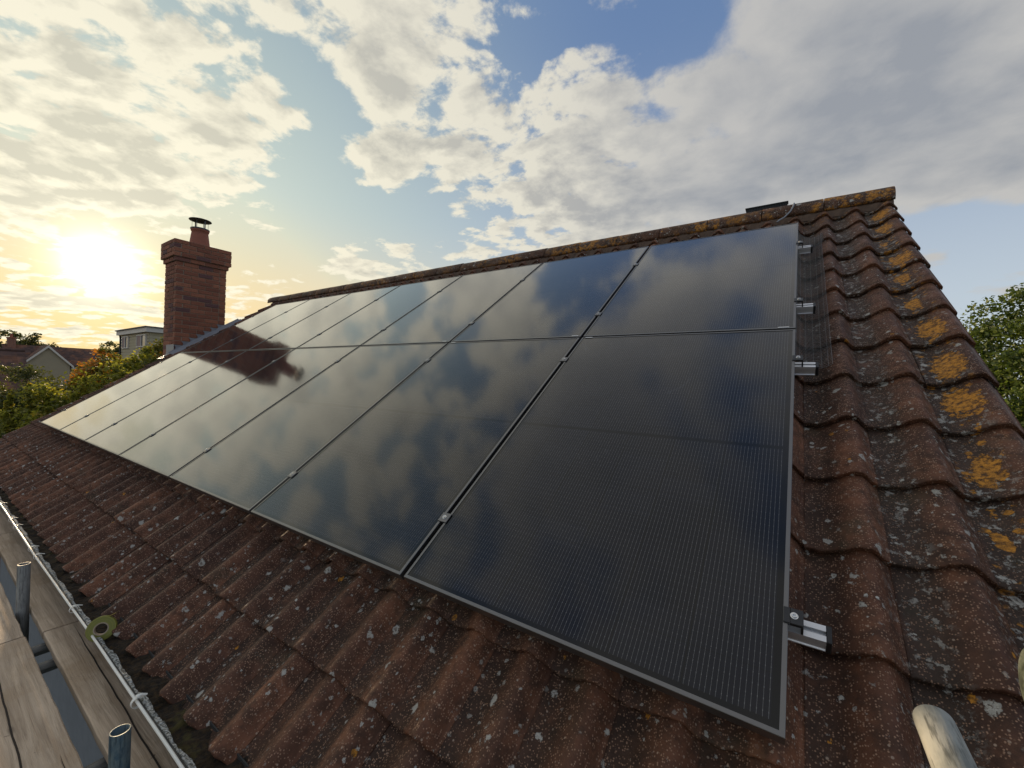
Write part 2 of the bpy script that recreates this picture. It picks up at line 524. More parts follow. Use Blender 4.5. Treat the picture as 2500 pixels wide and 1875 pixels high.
def glass_mat():
    """black solar laminate: cells, busbar wires and pads printed under smooth glass (object coordinates in metres)"""
    mt, g, bs = new_mat('solar_laminate')
    x, y, z = g.sep(g.texco('Object'))
    PW, PH = 1.134, 1.762
    cw = (PW - 0.048) / 6
    fx = g.math('DIVIDE', g.sub(x, 0.024), cw)
    inx = g.mul(g.math('GREATER_THAN', fx, 0.0), g.math('LESS_THAN', fx, 6.0))
    cx_ = g.mul(g.math('FRACT', fx), cw)                      # 0..cw inside a cell
    cell_edge = g.math('MINIMUM', cx_, g.sub(cw, cx_))
    cell_x = g.math('GREATER_THAN', cell_edge, 0.0022)
    # the two half strings with a centre gap
    yy = g.math('ABSOLUTE', g.sub(y, PH / 2))
    ch = (PH / 2 - 0.024 - 0.008) / 9
    fy = g.math('DIVIDE', g.sub(yy, 0.008), ch)
    iny = g.mul(g.math('GREATER_THAN', fy, 0.0), g.math('LESS_THAN', fy, 9.0))
    cyy = g.mul(g.math('FRACT', fy), ch)
    cell_y = g.math('GREATER_THAN', g.math('MINIMUM', cyy, g.sub(ch, cyy)), 0.0009)
    cell = g.mul(g.mul(inx, iny), g.mul(cell_x, cell_y))
    # sixteen wires a cell, running up the panel, with pads along them
    wp = cw / 16
    wx = g.math('ABSOLUTE', g.sub(g.math('FRACT', g.math('DIVIDE', cx_, wp)), 0.5))
    wire = g.math('LESS_THAN', g.mul(wx, wp), 0.00036)
    pad_y = g.math('ABSOLUTE', g.sub(g.math('FRACT', g.math('DIVIDE', cyy, ch / 4)), 0.5))
    pad = g.mul(g.math('LESS_THAN', g.mul(wx, wp), 0.00075), g.math('LESS_THAN', g.mul(pad_y, ch / 4), 0.0016))
    inner = g.mul(inx, iny)
    wires = g.mul(g.math('MAXIMUM', wire, pad), inner)
    r = g.rand()
    cellid = g.white(g.comb(g.math('FLOOR', fx), g.math('FLOOR', g.math('DIVIDE', y, ch)), r))
    tone = g.mix(cellid[0], (0.0045, 0.0050, 0.0085), (0.0075, 0.0085, 0.0140))
    c = g.mix(cell, (0.0035, 0.0035, 0.0038), tone)
    c = g.mix(g.mul(wires, 0.9), c, (0.17, 0.165, 0.16))
    # a film of dust, finger marks and dried drops
    p = g.pos()
    dust = g.step(g.noise(p, 2.5, 6, 0.65), 0.45, 0.8)
    c = g.mix(g.mul(dust, 0.008), c, (0.4, 0.38, 0.34))
    smear = g.mul(g.step(g.noise(g.vm('MULTIPLY', p, (1, 1, 1)), 6.0, 5, 0.6, dist=1.2), 0.665, 0.75), 0.05)
    c = g.mix(smear, c, (0.35, 0.37, 0.42))
    g.put(bs.inputs['Base Color'], c)
    bs.inputs['IOR'].default_value = 1.28
    bs.inputs['Coat Weight'].default_value = 1.0
    bs.inputs['Coat IOR'].default_value = 1.32
    bs.inputs['Coat Roughness'].default_value = 0.06
    rr = g.add(0.055, g.add(g.mul(dust, 0.05), g.mul(smear, 1.5)))
    g.put(bs.inputs['Roughness'], rr)
    bmp = g.noise(p, 420, 2, 0.5)
    g.put(bs.inputs['Normal'], g.bump(g.add(bmp, g.mul(g.noise(p, 5, 2, 0.5), 4.0)), 0.00010, 0.8))
    return mt


M_GLASS = glass_mat()

# ------------------------------------------------------------------ ground
def ground():
    mt, g, bs = new_mat('garden_ground')
    p = g.pos()
    c = g.mix(g.step(g.noise(p, 0.15, 5, 0.6), 0.4, 0.6), (0.045, 0.065, 0.022), (0.085, 0.075, 0.045))
    c = g.mix(g.noise(p, 6, 5, 0.7), c, (0.03, 0.04, 0.015))
    g.put(bs.inputs['Base Color'], c); bs.inputs['Roughness'].default_value = 0.95
    g.put(bs.inputs['Normal'], g.bump(g.noise(p, 3, 6, 0.7), 0.2))
    bm = bmesh.new()
    N = 40
    rng = random.Random(5)
    grid = []
    for i in range(N + 1):
        row = []
        for j in range(N + 1):
            fx = (i / N * 2 - 1); fy = (j / N * 2 - 1)
            x = math.copysign(abs(fx) ** 2.4, fx) * 3000; y = math.copysign(abs(fy) ** 2.4, fy) * 3000
            row.append(bm.verts.new((x, y, -5.0 + rng.uniform(-0.05, 0.05))))
        grid.append(row)
    for i in range(N):
        for j in range(N):
            bm.faces.new((grid[i][j], grid[i + 1][j], grid[i + 1][j + 1], grid[i][j + 1]))
    tag(obj('ground', bm, mt), kind='structure')


ground()

# ------------------------------------------------------------------ the house and its roof
COLW = 0.2025
U_R = 0.645
NCOL = 49
U_L = U_R - NCOL * COLW
GA, GB = 0.315, 0.3085
def nose_v(k): return -0.645 if k == 0 else -0.33 + GB * (k - 1)
NROW = 16
N_CREST = -0.088
AMP = 0.056

house = tag(empty('house', (-4.3, 3.5, -5.0)), 'brick house whose tiled roof carries the two rows of solar panels', 'house')
house_inv = Matrix.Translation((4.3, -3.5, 5.0))


def to_house(bm):
    bmesh.ops.transform(bm, matrix=house_inv, verts=bm.verts)


def wall_mat(name, a, b):
    mt, g, bs = new_mat(name)
    nd = mt.node_tree.nodes.new('ShaderNodeTexBrick')
    p = g.pos(); x, y, z = g.sep(p)
    g.put(nd.inputs['Vector'], g.comb(g.add(x, y), z, 0.0))
    nd.inputs['Scale'].default_value = 1.0
    nd.inputs['Brick Width'].default_value = 0.225; nd.inputs['Row Height'].default_value = 0.075
    nd.inputs['Mortar Size'].default_value = 0.005
    nd.inputs['Color1'].default_value = (*a, 1); nd.inputs['Color2'].default_value = (*b, 1)
    nd.inputs['Mortar'].default_value = (0.3, 0.24, 0.18, 1)
    g.put(bs.inputs['Base Color'], nd.outputs['Color']); bs.inputs['Roughness'].default_value = 0.9
    return mt


M_WALL = wall_mat('house_brick', (0.26, 0.11, 0.07), (0.20, 0.08, 0.055))
M_GREYWALL = plain('grey_render', (0.20, 0.215, 0.235), 0.9, bump=0.002, coords='Pos')
bm = bmesh.new()
yr = 3.5
apex = (yr, 2.20)
ev = (-0.20, -0.42)
prof = [(-0.20, -5.0), (-0.20, -0.42), (yr, 2.14), (2 * yr + 0.20, -0.42), (2 * yr + 0.20, -5.0)]
extrude_x(bm, prof, -9.12, 0.50)
to_house(bm)
obj('wall', bm, M_GREYWALL, house)

# roof deck under the tiles, both slopes
bm = bmesh.new()
t0 = rw(0, -0.62, -0.215); t1 = Vector((0, yr, 2.170))
th = 0.05
pf = [(t0.y, t0.z), (t1.y, t1.z), (2 * yr - t0.y, t0.z), (2 * yr - t0.y, t0.z - th), (t1.y, t1.z - th * 1.2), (t0.y, t0.z - th)]
extrude_x(bm, pf, U_L + 0.03, U_R - 0.06)
to_house(bm)
roof = obj('roof', bm, M_DARK, house)

# far slope: one corrugated sheet of tiles nobody sees from the near side
bm = bmesh.new()
nseg = NCOL * 6
prev = None
for i in range(nseg + 1):
    u = U_L + (U_R - U_L) * i / nseg
    h = AMP * 0.5 * (1 + math.cos(2 * math.pi * (i % 6) / 6))
    ring = []
    for v in (-0.64, 4.12):
        q = rw(u, v, N_CREST - AMP + h)
        ring.append(bm.verts.new((q.x, 2 * yr - q.y, q.z)))
    if prev: bm.faces.new((prev[0], ring[0], ring[1], prev[1]))
    prev = ring
to_house(bm)
tag(obj('rear_slope_tiles', bm, M_TILE, roof), kind='stuff')

# fascia and verge boards
bm = bmesh.new(); box(bm, -9.2, 0.56, -0.385, -0.36, -0.66, -0.47); to_house(bm)
obj('fascia', bm, M_SOFFIT, house)
bm = bmesh.new(); box(bm, -9.2, 0.56, -0.36, -0.2, -0.66, -0.64); to_house(bm)
obj('soffit', bm, M_SOFFIT, house)


def tile_profile(nu):
    pts = []
    for i in range(nu + 1):
        s = i / nu
        if s < 0.745:
            d = max(0.0, 1 - (0.745 - s) / 0.66)
            h = (0.5 - 0.5 * math.cos(math.pi * d)) ** 1.5 if d > 0 else 0
            # shallow dish of the trough
            if s < 0.26: h += 0.04 * (1 - s / 0.26) ** 2
        else:
            d = 1 - (s - 0.745) / 0.285
            h = (0.5 - 0.5 * math.cos(math.pi * max(0, d))) ** 0.95
        pts.append((s * COLW, h * AMP))
    return pts


def tile_mesh(nu=14, seed=0, rows=(0.0, 0.006, 0.16, 0.385)):
    rng = random.Random(seed)
    bm = bmesh.new()
    tilt = 0.026 / GB
    prof = tile_profile(nu)
    grid = []
    chip = [rng.uniform(-1, 1) for _ in range(nu + 1)]
    for j, y in enumerate(rows):
        row = []
        for i, (x, h) in enumerate(prof):
            n_ = N_CREST - AMP + h - tilt * y
            yy = y
            if j == 0: n_ -= 0.0040; yy += 0.0030 * chip[i]
            if i == 0: x += 0.0002
            if i == nu: x += 0.0006
            row.append(bm.verts.new((x, yy, n_)))
        grid.append(row)
    for j in range(len(rows) - 1):
        for i in range(nu):
            bm.faces.new((grid[j][i], grid[j][i + 1], grid[j + 1][i + 1], grid[j + 1][i]))
    # nose face and underside
    low = [bm.verts.new((v.co.x, v.co.y + 0.004, v.co.z - 0.0185)) for v in grid[0]]
    lowb = [bm.verts.new((v.co.x, v.co.y, v.co.z - 0.015)) for v in grid[-1]]
    for i in range(nu):
        bm.faces.new((low[i], low[i + 1], grid[0][i + 1], grid[0][i]))
        bm.faces.new((lowb[i], lowb[i + 1], low[i + 1], low[i]))
    for a, lo, lb in ((0, low[0], lowb[0]), (nu, low[nu], lowb[nu])):
        ch = [grid[j][a] for j in range(len(rows))]
        f = [lo] + ch + [lb]
        if a == 0: f.reverse()
        bm.faces.new(f)
    return bm


def tile_seed_xform(c, k):
    rng = random.Random(c * 131 + k * 7 + 3)
    return (rng.uniform(-0.0012, 0.0012), rng.uniform(-0.005, 0.004), rng.uniform(-0.0018, 0.0022), rng.uniform(-0.006, 0.006))


def camproj(p):
    q = cam.matrix_world.inverted() @ p
    if q.z > -0.05: return None
    f = 1007.3
    return (1250 + f * q.x / -q.z, 937.5 - f * q.y / -q.z)


def quad_area(pts):
    a = 0
    for i in range(len(pts)):
        x0, y0 = pts[i]; x1, y1 = pts[(i + 1) % len(pts)]
        a += x0 * y1 - x1 * y0
    return abs(a) / 2


cands = []
for c in range(NCOL):
    for k in range(NROW):
        u0 = U_R - (c + 1) * COLW; v0 = nose_v(k); v1 = v0 + (0.31 if k < NROW - 1 else 0.13)
        hidden = (u0 > -8.0 and u0 + COLW < -0.02 and v0 > 0.14 and v1 < 3.45)
        ps = [camproj(rw(a, b, N_CREST - 0.02)) for a, b in ((u0, v0), (u0 + COLW, v0), (u0 + COLW, v1), (u0, v1))]
        area = 0
        if not hidden and all(ps):
            xs = [q[0] for q in ps]; ys = [q[1] for q in ps]
            if max(xs) > 0 and min(xs) < 2500 and max(ys) > 0 and min(ys) < 1875:
                area = quad_area(ps)
        cands.append((area, c, k))
cands.sort(reverse=True)
single = {(c, k) for a, c, k in cands[:300] if a > 0}
tile_meshes = [mesh_of(tile_mesh(18, s), 'roof_tile', M_TILE, True) for s in range(5)]
for me in tile_meshes:
    for p in me.polygons:
        p.use_smooth = abs(p.normal.z) > 0.35
lowmesh = tile_mesh(8, 9, rows=(0.0, 0.385))
low_v = [v.co.copy() for v in lowmesh.verts]
lowmesh.verts.index_update()
low_f = [[v.index for v in f.verts] for f in lowmesh.faces]
lowmesh.free()
midm = tile_mesh(12, 4, rows=(0.0, 0.006, 0.385))
midm.verts.index_update()
mid_v = [v.co.copy() for v in midm.verts]
mid_f = [[v.index for v in f.verts] for f in midm.faces]
midm.free()
SV, SF = [], []
roof_rot = Euler((PITCH, 0, 0))
roofM = Matrix.Rotation(PITCH, 4, 'X')
for a, c, k in cands:
    du, dv, dn, rz = tile_seed_xform(c, k)
    u0 = U_R - (c + 1) * COLW + du; v0 = nose_v(k) + dv
    if k == NROW - 1: v0 += 0.0
    if (c, k) in single:
        o = link('roof_tile', tile_meshes[(c * 3 + k * 5) % 5], roof)
        o.location = house_inv @ rw(u0, v0, dn)
        o.rotation_euler = (PITCH, 0, 0)
        o.rotation_mode = 'XYZ'
        o.rotation_euler = (roofM @ Matrix.Rotation(rz, 4, 'Z')).to_euler()
    else:
        vv, ff = (mid_v, mid_f) if a > 0 else (low_v, low_f)
        Mx = house_inv @ Matrix.Translation(rw(u0, v0, dn)) @ roofM @ Matrix.Rotation(rz, 4, 'Z')
        b0 = len(SV)
        SV.extend([tuple(Mx @ q) for q in vv])
        SF.extend([[b0 + i for i in f] for f in ff])
me = bpy.data.meshes.new('roof_tiles')
me.from_pydata(SV, [], SF)
me.materials.append(M_TILE)
for p in me.polygons: p.use_smooth = True
me.update()
nrm = me.polygons
tag(link('roof_tiles', me, roof), kind='stuff')

# ridge tiles: half rounds bedded on mortar
RY, RZ, RR = 3.5, 2.278, 0.120
def ridge_mesh(seed, L=0.452):
    rng = random.Random(seed)
    bm = bmesh.new()
    seg = 14
    rings = []
    for x, dr in ((0, -0.002), (0.006, 0.001), (L * 0.33, 0.0), (L * 0.66, 0.0), (L - 0.006, 0.001), (L, -0.002)):
        ring = []
        for s in range(seg + 1):
            a = math.pi * (-0.06 + 1.12 * s / seg)
            r = RR + dr + rng.uniform(-0.0012, 0.0012)
            ring.append(bm.verts.new((x, -math.cos(a) * r, math.sin(a) * r)))
        inner = [bm.verts.new((x, -math.cos(math.pi * (-0.06 + 1.12 * s / seg)) * (RR - 0.016), math.sin(math.pi * (-0.06 + 1.12 * s / seg)) * (RR - 0.016))) for s in range(seg + 1)]
        rings.append((ring, inner))
    for (a, ai), (b, bi) in zip(rings, rings[1:]):
        for s in range(seg):
            bm.faces.new((a[s], b[s], b[s + 1], a[s + 1]))
            bm.faces.new((ai[s], ai[s + 1], bi[s + 1], bi[s]))
        for s in (0, seg):
            bm.faces.new((a[s], ai[s], bi[s], b[s]) if s == 0 else (a[s], b[s], bi[s], ai[s]))
    for idx, flip in ((0, False), (-1, True)):
        a, ai = rings[idx]
        for s in range(seg):
            f = (a[s], a[s + 1], ai[s + 1], ai[s])
            bm.faces.new(f if not flip else tuple(reversed(f)))
    return bm


rms = [mesh_of(ridge_mesh(s), 'ridge_tile', M_RIDGE, True) for s in range(4)]
rng = random.Random(8)
x = U_R - 0.01
i = 0
while x > U_L + 0.2:
    o = link('ridge_tile', rms[i % 4], roof)
    o.location = house_inv @ Vector((x - 0.452, RY + rng.uniform(-0.003, 0.003), RZ + rng.uniform(-0.004, 0.003)))
    o.rotation_euler = (rng.uniform(-0.02, 0.02), rng.uniform(-0.006, 0.006), rng.uniform(-0.006, 0.006))
    x -= 0.458; i += 1
# bedding mortar under the ridge
bm = bmesh.new()
rng = random.Random(4)
prev = None
n = 400
for i in range(n + 1):
    u = U_L + 0.05 + (U_R - U_L - 0.07) * i / n
    ring = []
    for (y, z) in ((-0.126, -0.085), (-0.118, -0.035), (-0.095, 0.02), (0.095, 0.02), (0.12, -0.07)):
        j = rng.uniform(-0.006, 0.006)
        ring.append(bm.verts.new((u, RY + y + j, RZ + z + rng.uniform(-0.005, 0.005))))
    if prev:
        for a in range(4): bm.faces.new((prev[a], prev[a + 1], ring[a + 1], ring[a]))
    prev = ring
to_house(bm)
obj('ridge_bedding', bm, plain('bedding_mortar', (0.13, 0.085, 0.06), 0.95, var=0.5, bump=0.004, coords='Pos'), roof)

# verge mortar at both gables
M_VMORT = plain('verge_mortar', (0.09, 0.065, 0.05), 0.95, var=0.4, bump=0.003)
for ue, s in ((U_R - 0.050, 1), (U_L + 0.04, -1)):
    bm = bmesh.new()
    prev = None
    for i in range(80):
        v = -0.62 + 4.75 * i / 79
        ring = []
        for (a, b) in ((0, -0.130), (0.026 * s, -0.140), (0.018 * s, -0.20), (-0.02 * s, -0.21)):
            q = rw(ue + a + rng.uniform(-0.002, 0.002), v, b + rng.uniform(-0.003, 0.003))
            ring.append(bm.verts.new(q))
        if prev:
            for a in range(3): bm.faces.new((prev[a], prev[a + 1], ring[a + 1], ring[a]))
        prev = ring
    to_house(bm)
    obj('verge_mortar', bm, M_VMORT, roof)

# ------------------------------------------------------------------ gutter, moss, cable
GY, GZ, GR = -0.472, -0.462, 0.058
bm = bmesh.new()
arc = [(GY + GR * math.cos(math.pi * (1 + s / 12)), GZ + GR * math.sin(math.pi * (1 + s / 12))) for s in range(13)]
arc_i = [(GY + (GR - 0.004) * math.cos(math.pi * (1 + s / 12)), GZ + (GR - 0.004) * math.sin(math.pi * (1 + s / 12))) for s in range(13)]
arc[0] = (arc[0][0] - 0.002, arc[0][1] + 0.004); arc_i[0] = (arc_i[0][0] + 0.006, arc_i[0][1] + 0.004)
extrude_x(bm, arc + arc_i[::-1], -9.35, 0.75)
gut = obj('gutter', bm, M_GUTTER, smooth=False)
tag(gut, 'dark half round gutter choked with moss along the eaves', 'gutter')


def crust_mat():
    mt, g, bs = new_mat('gutter_crust')
    p = g.pos()
    n = g.noise(p, 110, 6, 0.7)
    c = g.mix(g.step(n, 0.42, 0.58), (0.10, 0.10, 0.085), (0.50, 0.51, 0.48))
    g.put(bs.inputs['Base Color'], c); bs.inputs['Roughness'].default_value = 0.95
    g.put(bs.inputs['Normal'], g.bump(n, 0.004))
    return mt


# crust of pale lichen just inside the rim
bm = bmesh.new()
rng = random.Random(12)
prev = None
n = 900
for i in range(n + 1):
    x = -9.3 + 10.0 * i / n
    w = 0.016 + 0.006 * math.sin(x * 9) * math.sin(x * 23) + rng.uniform(-0.002, 0.002)
    z = GZ + 0.004 + rng.uniform(-0.0015, 0.003)
    ring = [bm.verts.new((x, GY - GR + 0.006, GZ - 0.002)), bm.verts.new((x, GY - GR + 0.008, z + 0.002)),
            bm.verts.new((x, GY - GR + 0.004 + w, z)), bm.verts.new((x, GY - GR + 0.010 + w, GZ - 0.016))]
    if prev:
        for a in range(3): bm.faces.new((prev[a], ring[a], ring[a + 1], prev[a + 1]))
    prev = ring
cr = obj('lichen_crust', bm, crust_mat(), gut)
cr['kind'] = 'stuff'


def moss_mat():
    mt, g, bs = new_mat('gutter_moss')
    p = g.pos()
    n = g.noise(p, 60, 6, 0.7)
    c = g.mix(g.step(n, 0.35, 0.7), (0.012, 0.009, 0.006), (0.060, 0.036, 0.014))
    c = g.mix(g.step(g.noise(p, 14, 4, 0.6), 0.56, 0.70), c, (0.075, 0.062, 0.015))
    g.put(bs.inputs['Base Color'], c); bs.inputs['Roughness'].default_value = 1.0
    g.put(bs.inputs['Normal'], g.bump(n, 0.01))
    return mt


bm = bmesh.new()
rng = random.Random(13)
import mathutils
nx, ny = 1200, 7
prev = None
for i in range(nx + 1):
    x = -9.3 + 10.0 * i / nx
    ring = []
    for j in range(ny + 1):
        y = GY - GR + 0.018 + (0.150) * j / ny
        h = mathutils.noise.noise(Vector((x * 14, y * 14, 0))) * 0.014 + mathutils.noise.noise(Vector((x * 50, y * 50, 3))) * 0.007
        ring.append(bm.verts.new((x + rng.uniform(-0.003, 0.003), y, GZ - 0.018 + h + 0.012 * j / ny)))
    if prev:
        for a in range(ny): bm.faces.new((prev[a], ring[a], ring[a + 1], prev[a + 1]))
    prev = ring
ms = tag(obj('moss', bm, moss_mat()), 'dark brown moss and debris lying in the gutter', 'moss', kind='stuff')

# cable run along the outer rim
bm = bmesh.new()
pts = []
x = -9.4
while x < 0.9:
    pts.append((x, GY - GR - 0.006 + 0.0012 * math.sin(x * 2.1) + 0.0005 * math.sin(x * 7), GZ + 0.012 + 0.0018 * math.sin(x * 2.3 + 1)))
    x += 0.06
tube(bm, pts, 0.0048, 8)
tag(obj('cable', bm, M_CABLE, smooth=True), 'white cable clipped along the outer rim of the mossy gutter', 'cable')


def tie(x, tail, lab, big=False):
    bm = bmesh.new()
    c = Vector((x, GY - GR - 0.003, GZ + 0.008))
    r = 0.013 if not big else 0.017
    ringp = [c + Vector((0.0, r * math.cos(a), r * math.sin(a))) for a in [2 * math.pi * k / 16 for k in range(17)]]
    w = 0.0035 if not big else 0.006
    inner = []
    prev = None
    for q in ringp:
        d = (q - c).normalized()
        ring = [bm.verts.new(q + Vector((-w, 0, 0))), bm.verts.new(q + Vector((w, 0, 0))), bm.verts.new(q + d * 0.0018 + Vector((w, 0, 0))), bm.verts.new(q + d * 0.0018 + Vector((-w, 0, 0)))]
        if prev:
            for a in range(4): bm.faces.new((prev[a], prev[(a + 1) % 4], ring[(a + 1) % 4], ring[a]))
        prev = ring
    # locking head and the cut tail
    box(bm, x - w - 0.002, x + w + 0.002, c.y - 0.004, c.y + 0.004, c.z + r, c.z + r + 0.006)
    tube(bm, [c + Vector((0, 0, r + 0.004)), c + Vector((0.004, 0.010, r + 0.006)), c + Vector((0.008, 0.012 + tail, r + 0.004 - 0.3 * tail))], [w * 0.8, w * 0.7, w * 0.5], 6)
    o = obj('cable_tie', bm, M_CABLE)
    tag(o, lab, 'cable tie', 'cable ties round the gutter rim')


tie(-1.868, 0.012, 'broad white clip on the gutter cable, nearest of the cable ties', True)
tie(-2.835, 0.018, 'white cable tie on the gutter, second nearest, beyond the tape roll')
tie(-3.80, 0.02, 'white cable tie on the gutter rim, third nearest')
tie(-3.99, 0.02, 'white cable tie on the gutter rim, fourth nearest, just past the third')
tie(-4.62, 0.02, 'white cable tie on the gutter rim, fifth nearest, beside the far scaffold tube')
tie(-4.86, 0.02, 'white cable tie on the gutter rim, sixth nearest')
tie(-5.45, 0.02, 'white cable tie on the gutter rim, farthest one in the picture')

# ------------------------------------------------------------------ roll of tape
tape = tag(empty('tape_roll', (-2.478, -0.505, -0.430)), 'roll of yellow green striped tape standing against the mossy gutter', 'tape roll')
dirc = (Vector((-0.0092, -1.0113, 0.7003)) - Vector((-2.478, -0.505, -0.430))).normalized()
dirc = (dirc + Vector((0, -0.25, -0.1))).normalized()
tape.rotation_mode = 'QUATERNION'
tape.rotation_quaternion = dirc.to_track_quat('Z', 'Y')
mt, g, bs = new_mat('tape_vinyl')
x_, y_, z_ = g.sep(g.texco('Object'))
rr_ = g.math('SQRT', g.add(g.mul(x_, x_), g.mul(y_, y_)))
lay = g.noise(g.comb(g.mul(rr_, 60), 0.0, 0.0), 8, 3, 0.6)
g.put(bs.inputs['Base Color'], g.mix(g.step(lay, 0.4, 0.6), (0.13, 0.14, 0.02), (0.24, 0.23, 0.03)))
bs.inputs['Roughness'].default_value = 0.45
M_TAPE = mt
bm = bmesh.new()
lathe(bm, [(0.026, -0.009), (0.0485, -0.009), (0.050, -0.0075), (0.050, 0.0075), (0.0485, 0.009), (0.026, 0.009), (0.026, -0.009)], 40)
obj('tape_winding', bm, M_TAPE, tape)
bm = bmesh.new()
lathe(bm, [(0.0215, -0.0098), (0.0258, -0.0098), (0.0258, 0.0098), (0.0215, 0.0098), (0.0215, -0.0098)], 32)
obj('cardboard_core', bm, plain('cardboard', (0.35, 0.28, 0.20), 0.8), tape)
bm = bmesh.new()
pts = [(0.022, 0.0455, 0), (0.040, 0.052, 0), (0.052, 0.060, 0.002)]
prev = None
for q in pts:
    ring = [bm.verts.new((q[0], q[1], q[2] - 0.0085)), bm.verts.new((q[0], q[1], q[2] + 0.0085)), bm.verts.new((q[0] + 0.0003, q[1] + 0.0006, q[2] + 0.0085)), bm.verts.new((q[0] + 0.0003, q[1] + 0.0006, q[2] - 0.0085))]
    if prev:
        for a in range(4): bm.faces.new((prev[a], prev[(a + 1) % 4], ring[(a + 1) % 4], ring[a]))
    prev = ring
obj('loose_end', bm, plain('tape_yellow', (0.7, 0.55, 0.04), 0.45), tape)

# ------------------------------------------------------------------ solar panels
PW, PH, GAP = 1.134, 1.762, 0.020
FH = 0.032
LIP = 0.0095


def panel_meshes():
    # frame: four mitred bars
    bm = bmesh.new()
    def bar(a, b, c, d):
        # a,b outer corners, c,d inner corners (top view, counter-clockwise a b d c)
        z0, z1 = -FH, 0.0
        bvl = 0.0010
        o0 = [Vector((*a, z0)), Vector((*b, z0))]
        o1 = [Vector((*a, z1 - bvl)), Vector((*b, z1 - bvl))]
        ctr = Vector((PW / 2, PH / 2, 0))
        def inn(p, k): 
            dx = math.copysign(k, ctr.x - p[0]); dy = math.copysign(k, ctr.y - p[1])
            return (p[0] + dx, p[1] + dy)
        t0_ = [Vector((*inn(a, bvl), z1)), Vector((*inn(b, bvl), z1))]
        t1_ = [Vector((*inn(c, -bvl), z1)), Vector((*inn(d, -bvl), z1))]
        i1 = [Vector((*c, z1 - bvl)), Vector((*d, z1 - bvl))]
        i0 = [Vector((*c, z1 - 0.006)), Vector((*d, z1 - 0.006))]
        bot = [Vector((*inn(a, 0.002), z0)), Vector((*inn(b, 0.002), z0))]
        strips = [bot, o0, o1, t0_, t1_, i1, i0]
        vs = [[bm.verts.new(p) for p in s] for s in strips]
        for s, t in zip(vs, vs[1:]):
            bm.faces.new((s[0], s[1], t[1], t[0]))
    o = [(0, 0), (PW, 0), (PW, PH), (0, PH)]
    i_ = [(LIP, LIP), (PW - LIP, LIP), (PW - LIP, PH - LIP), (LIP, PH - LIP)]
    for k in range(4):
        bar(o[k], o[(k + 1) % 4], i_[k], i_[(k + 1) % 4])
    bmesh.ops.recalc_face_normals(bm, faces=bm.faces)
    fr = mesh_of(bm, 'frame', M_FRAME)
    bm = bmesh.new()
    vs = [bm.verts.new((x, y, -0.0018)) for x, y in ((LIP - 0.002, LIP - 0.002), (PW - LIP + 0.002, LIP - 0.002), (PW - LIP + 0.002, PH - LIP + 0.002), (LIP - 0.002, PH - LIP + 0.002))]
    bm.faces.new(vs)
    vs = [bm.verts.new((v.co.x, v.co.y, -0.0065)) for v in vs]
    bm.faces.new(list(reversed(vs)))
    gl = mesh_of(bm, 'glass', M_GLASS)
    bm = bmesh.new()
    box(bm, PW / 2 - 0.05, PW / 2 + 0.05, PH / 2 - 0.04, PH / 2 + 0.04, -0.024, -0.007)
    jb = mesh_of(bm, 'junction_box', M_BLACK)
    return fr, gl, jb


pf_, pg_, pj_ = panel_meshes()
ORD = ['first', 'second', 'third', 'fourth', 'fifth', 'sixth', 'seventh']
NOTE = {
    (0, 0): 'nearest the camera with its fine wires plain to see',
    (0, 1): 'nearest the verge, wires fading into cloud reflections',
    (6, 0): 'farthest column by the far gable, mirroring bright sky',
    (6, 1): 'farthest column beside the chimney foot',
}
for c in range(7):
    for r in range(2):
        u0 = -(c + 1) * PW - c * GAP
        v0 = r * (PH + 0.015)
        root = empty('solar_panel', rw(u0, v0, 0.0), (PITCH, 0, 0))
        nt = NOTE.get((c, r), 'counting away from the bird mesh' if c < 4 else 'counting away from the bird mesh, one of the far narrow-looking ones')
        tag(root, f"black solar panel in the {'lower' if r == 0 else 'upper'} row, {ORD[c]} column from the right verge, {nt}", 'solar panel', 'solar panels in two rows on the roof')
        root['label'] = f"black solar panel in the {'lower' if r == 0 else 'upper'} row, {ORD[c]} {'from the rail ends' if c < 6 else 'column, by the far gable'}" 
        link('frame', pf_, root); link('glass', pg_, root); link('junction_box', pj_, root)

# short bright earthing clips on the frames at the middle joint
def clip(u, v, lab):
    bm = bmesh.new()
    box(bm, -0.024, 0.024, -0.0035, 0.0035, 0.0, 0.0022, 0.0006)
    o = obj('earthing_clip', bm, M_STEEL, loc=rw(u, v, 0.0004), rot=(PITCH, 0, 0))
    tag(o, lab, 'clip', 'clips on the joint between the panel rows')


VJ = PH + 0.0075
clip(-0.05, VJ + 0.015, 'bright metal clip on the joint between rows, nearest the right verge')
clip(-1.085, VJ - 0.015, 'bright metal clip at the first seam crossing, on the verge side of it')
clip(-1.195, VJ + 0.015, 'bright metal clip at the first seam crossing, on the chimney side of it')
clip(-2.24, VJ - 0.015, 'bright metal clip at the second seam crossing from the right, on its verge side')
clip(-2.36, VJ + 0.015, 'bright metal clip at the second seam crossing from the right, on its chimney side')

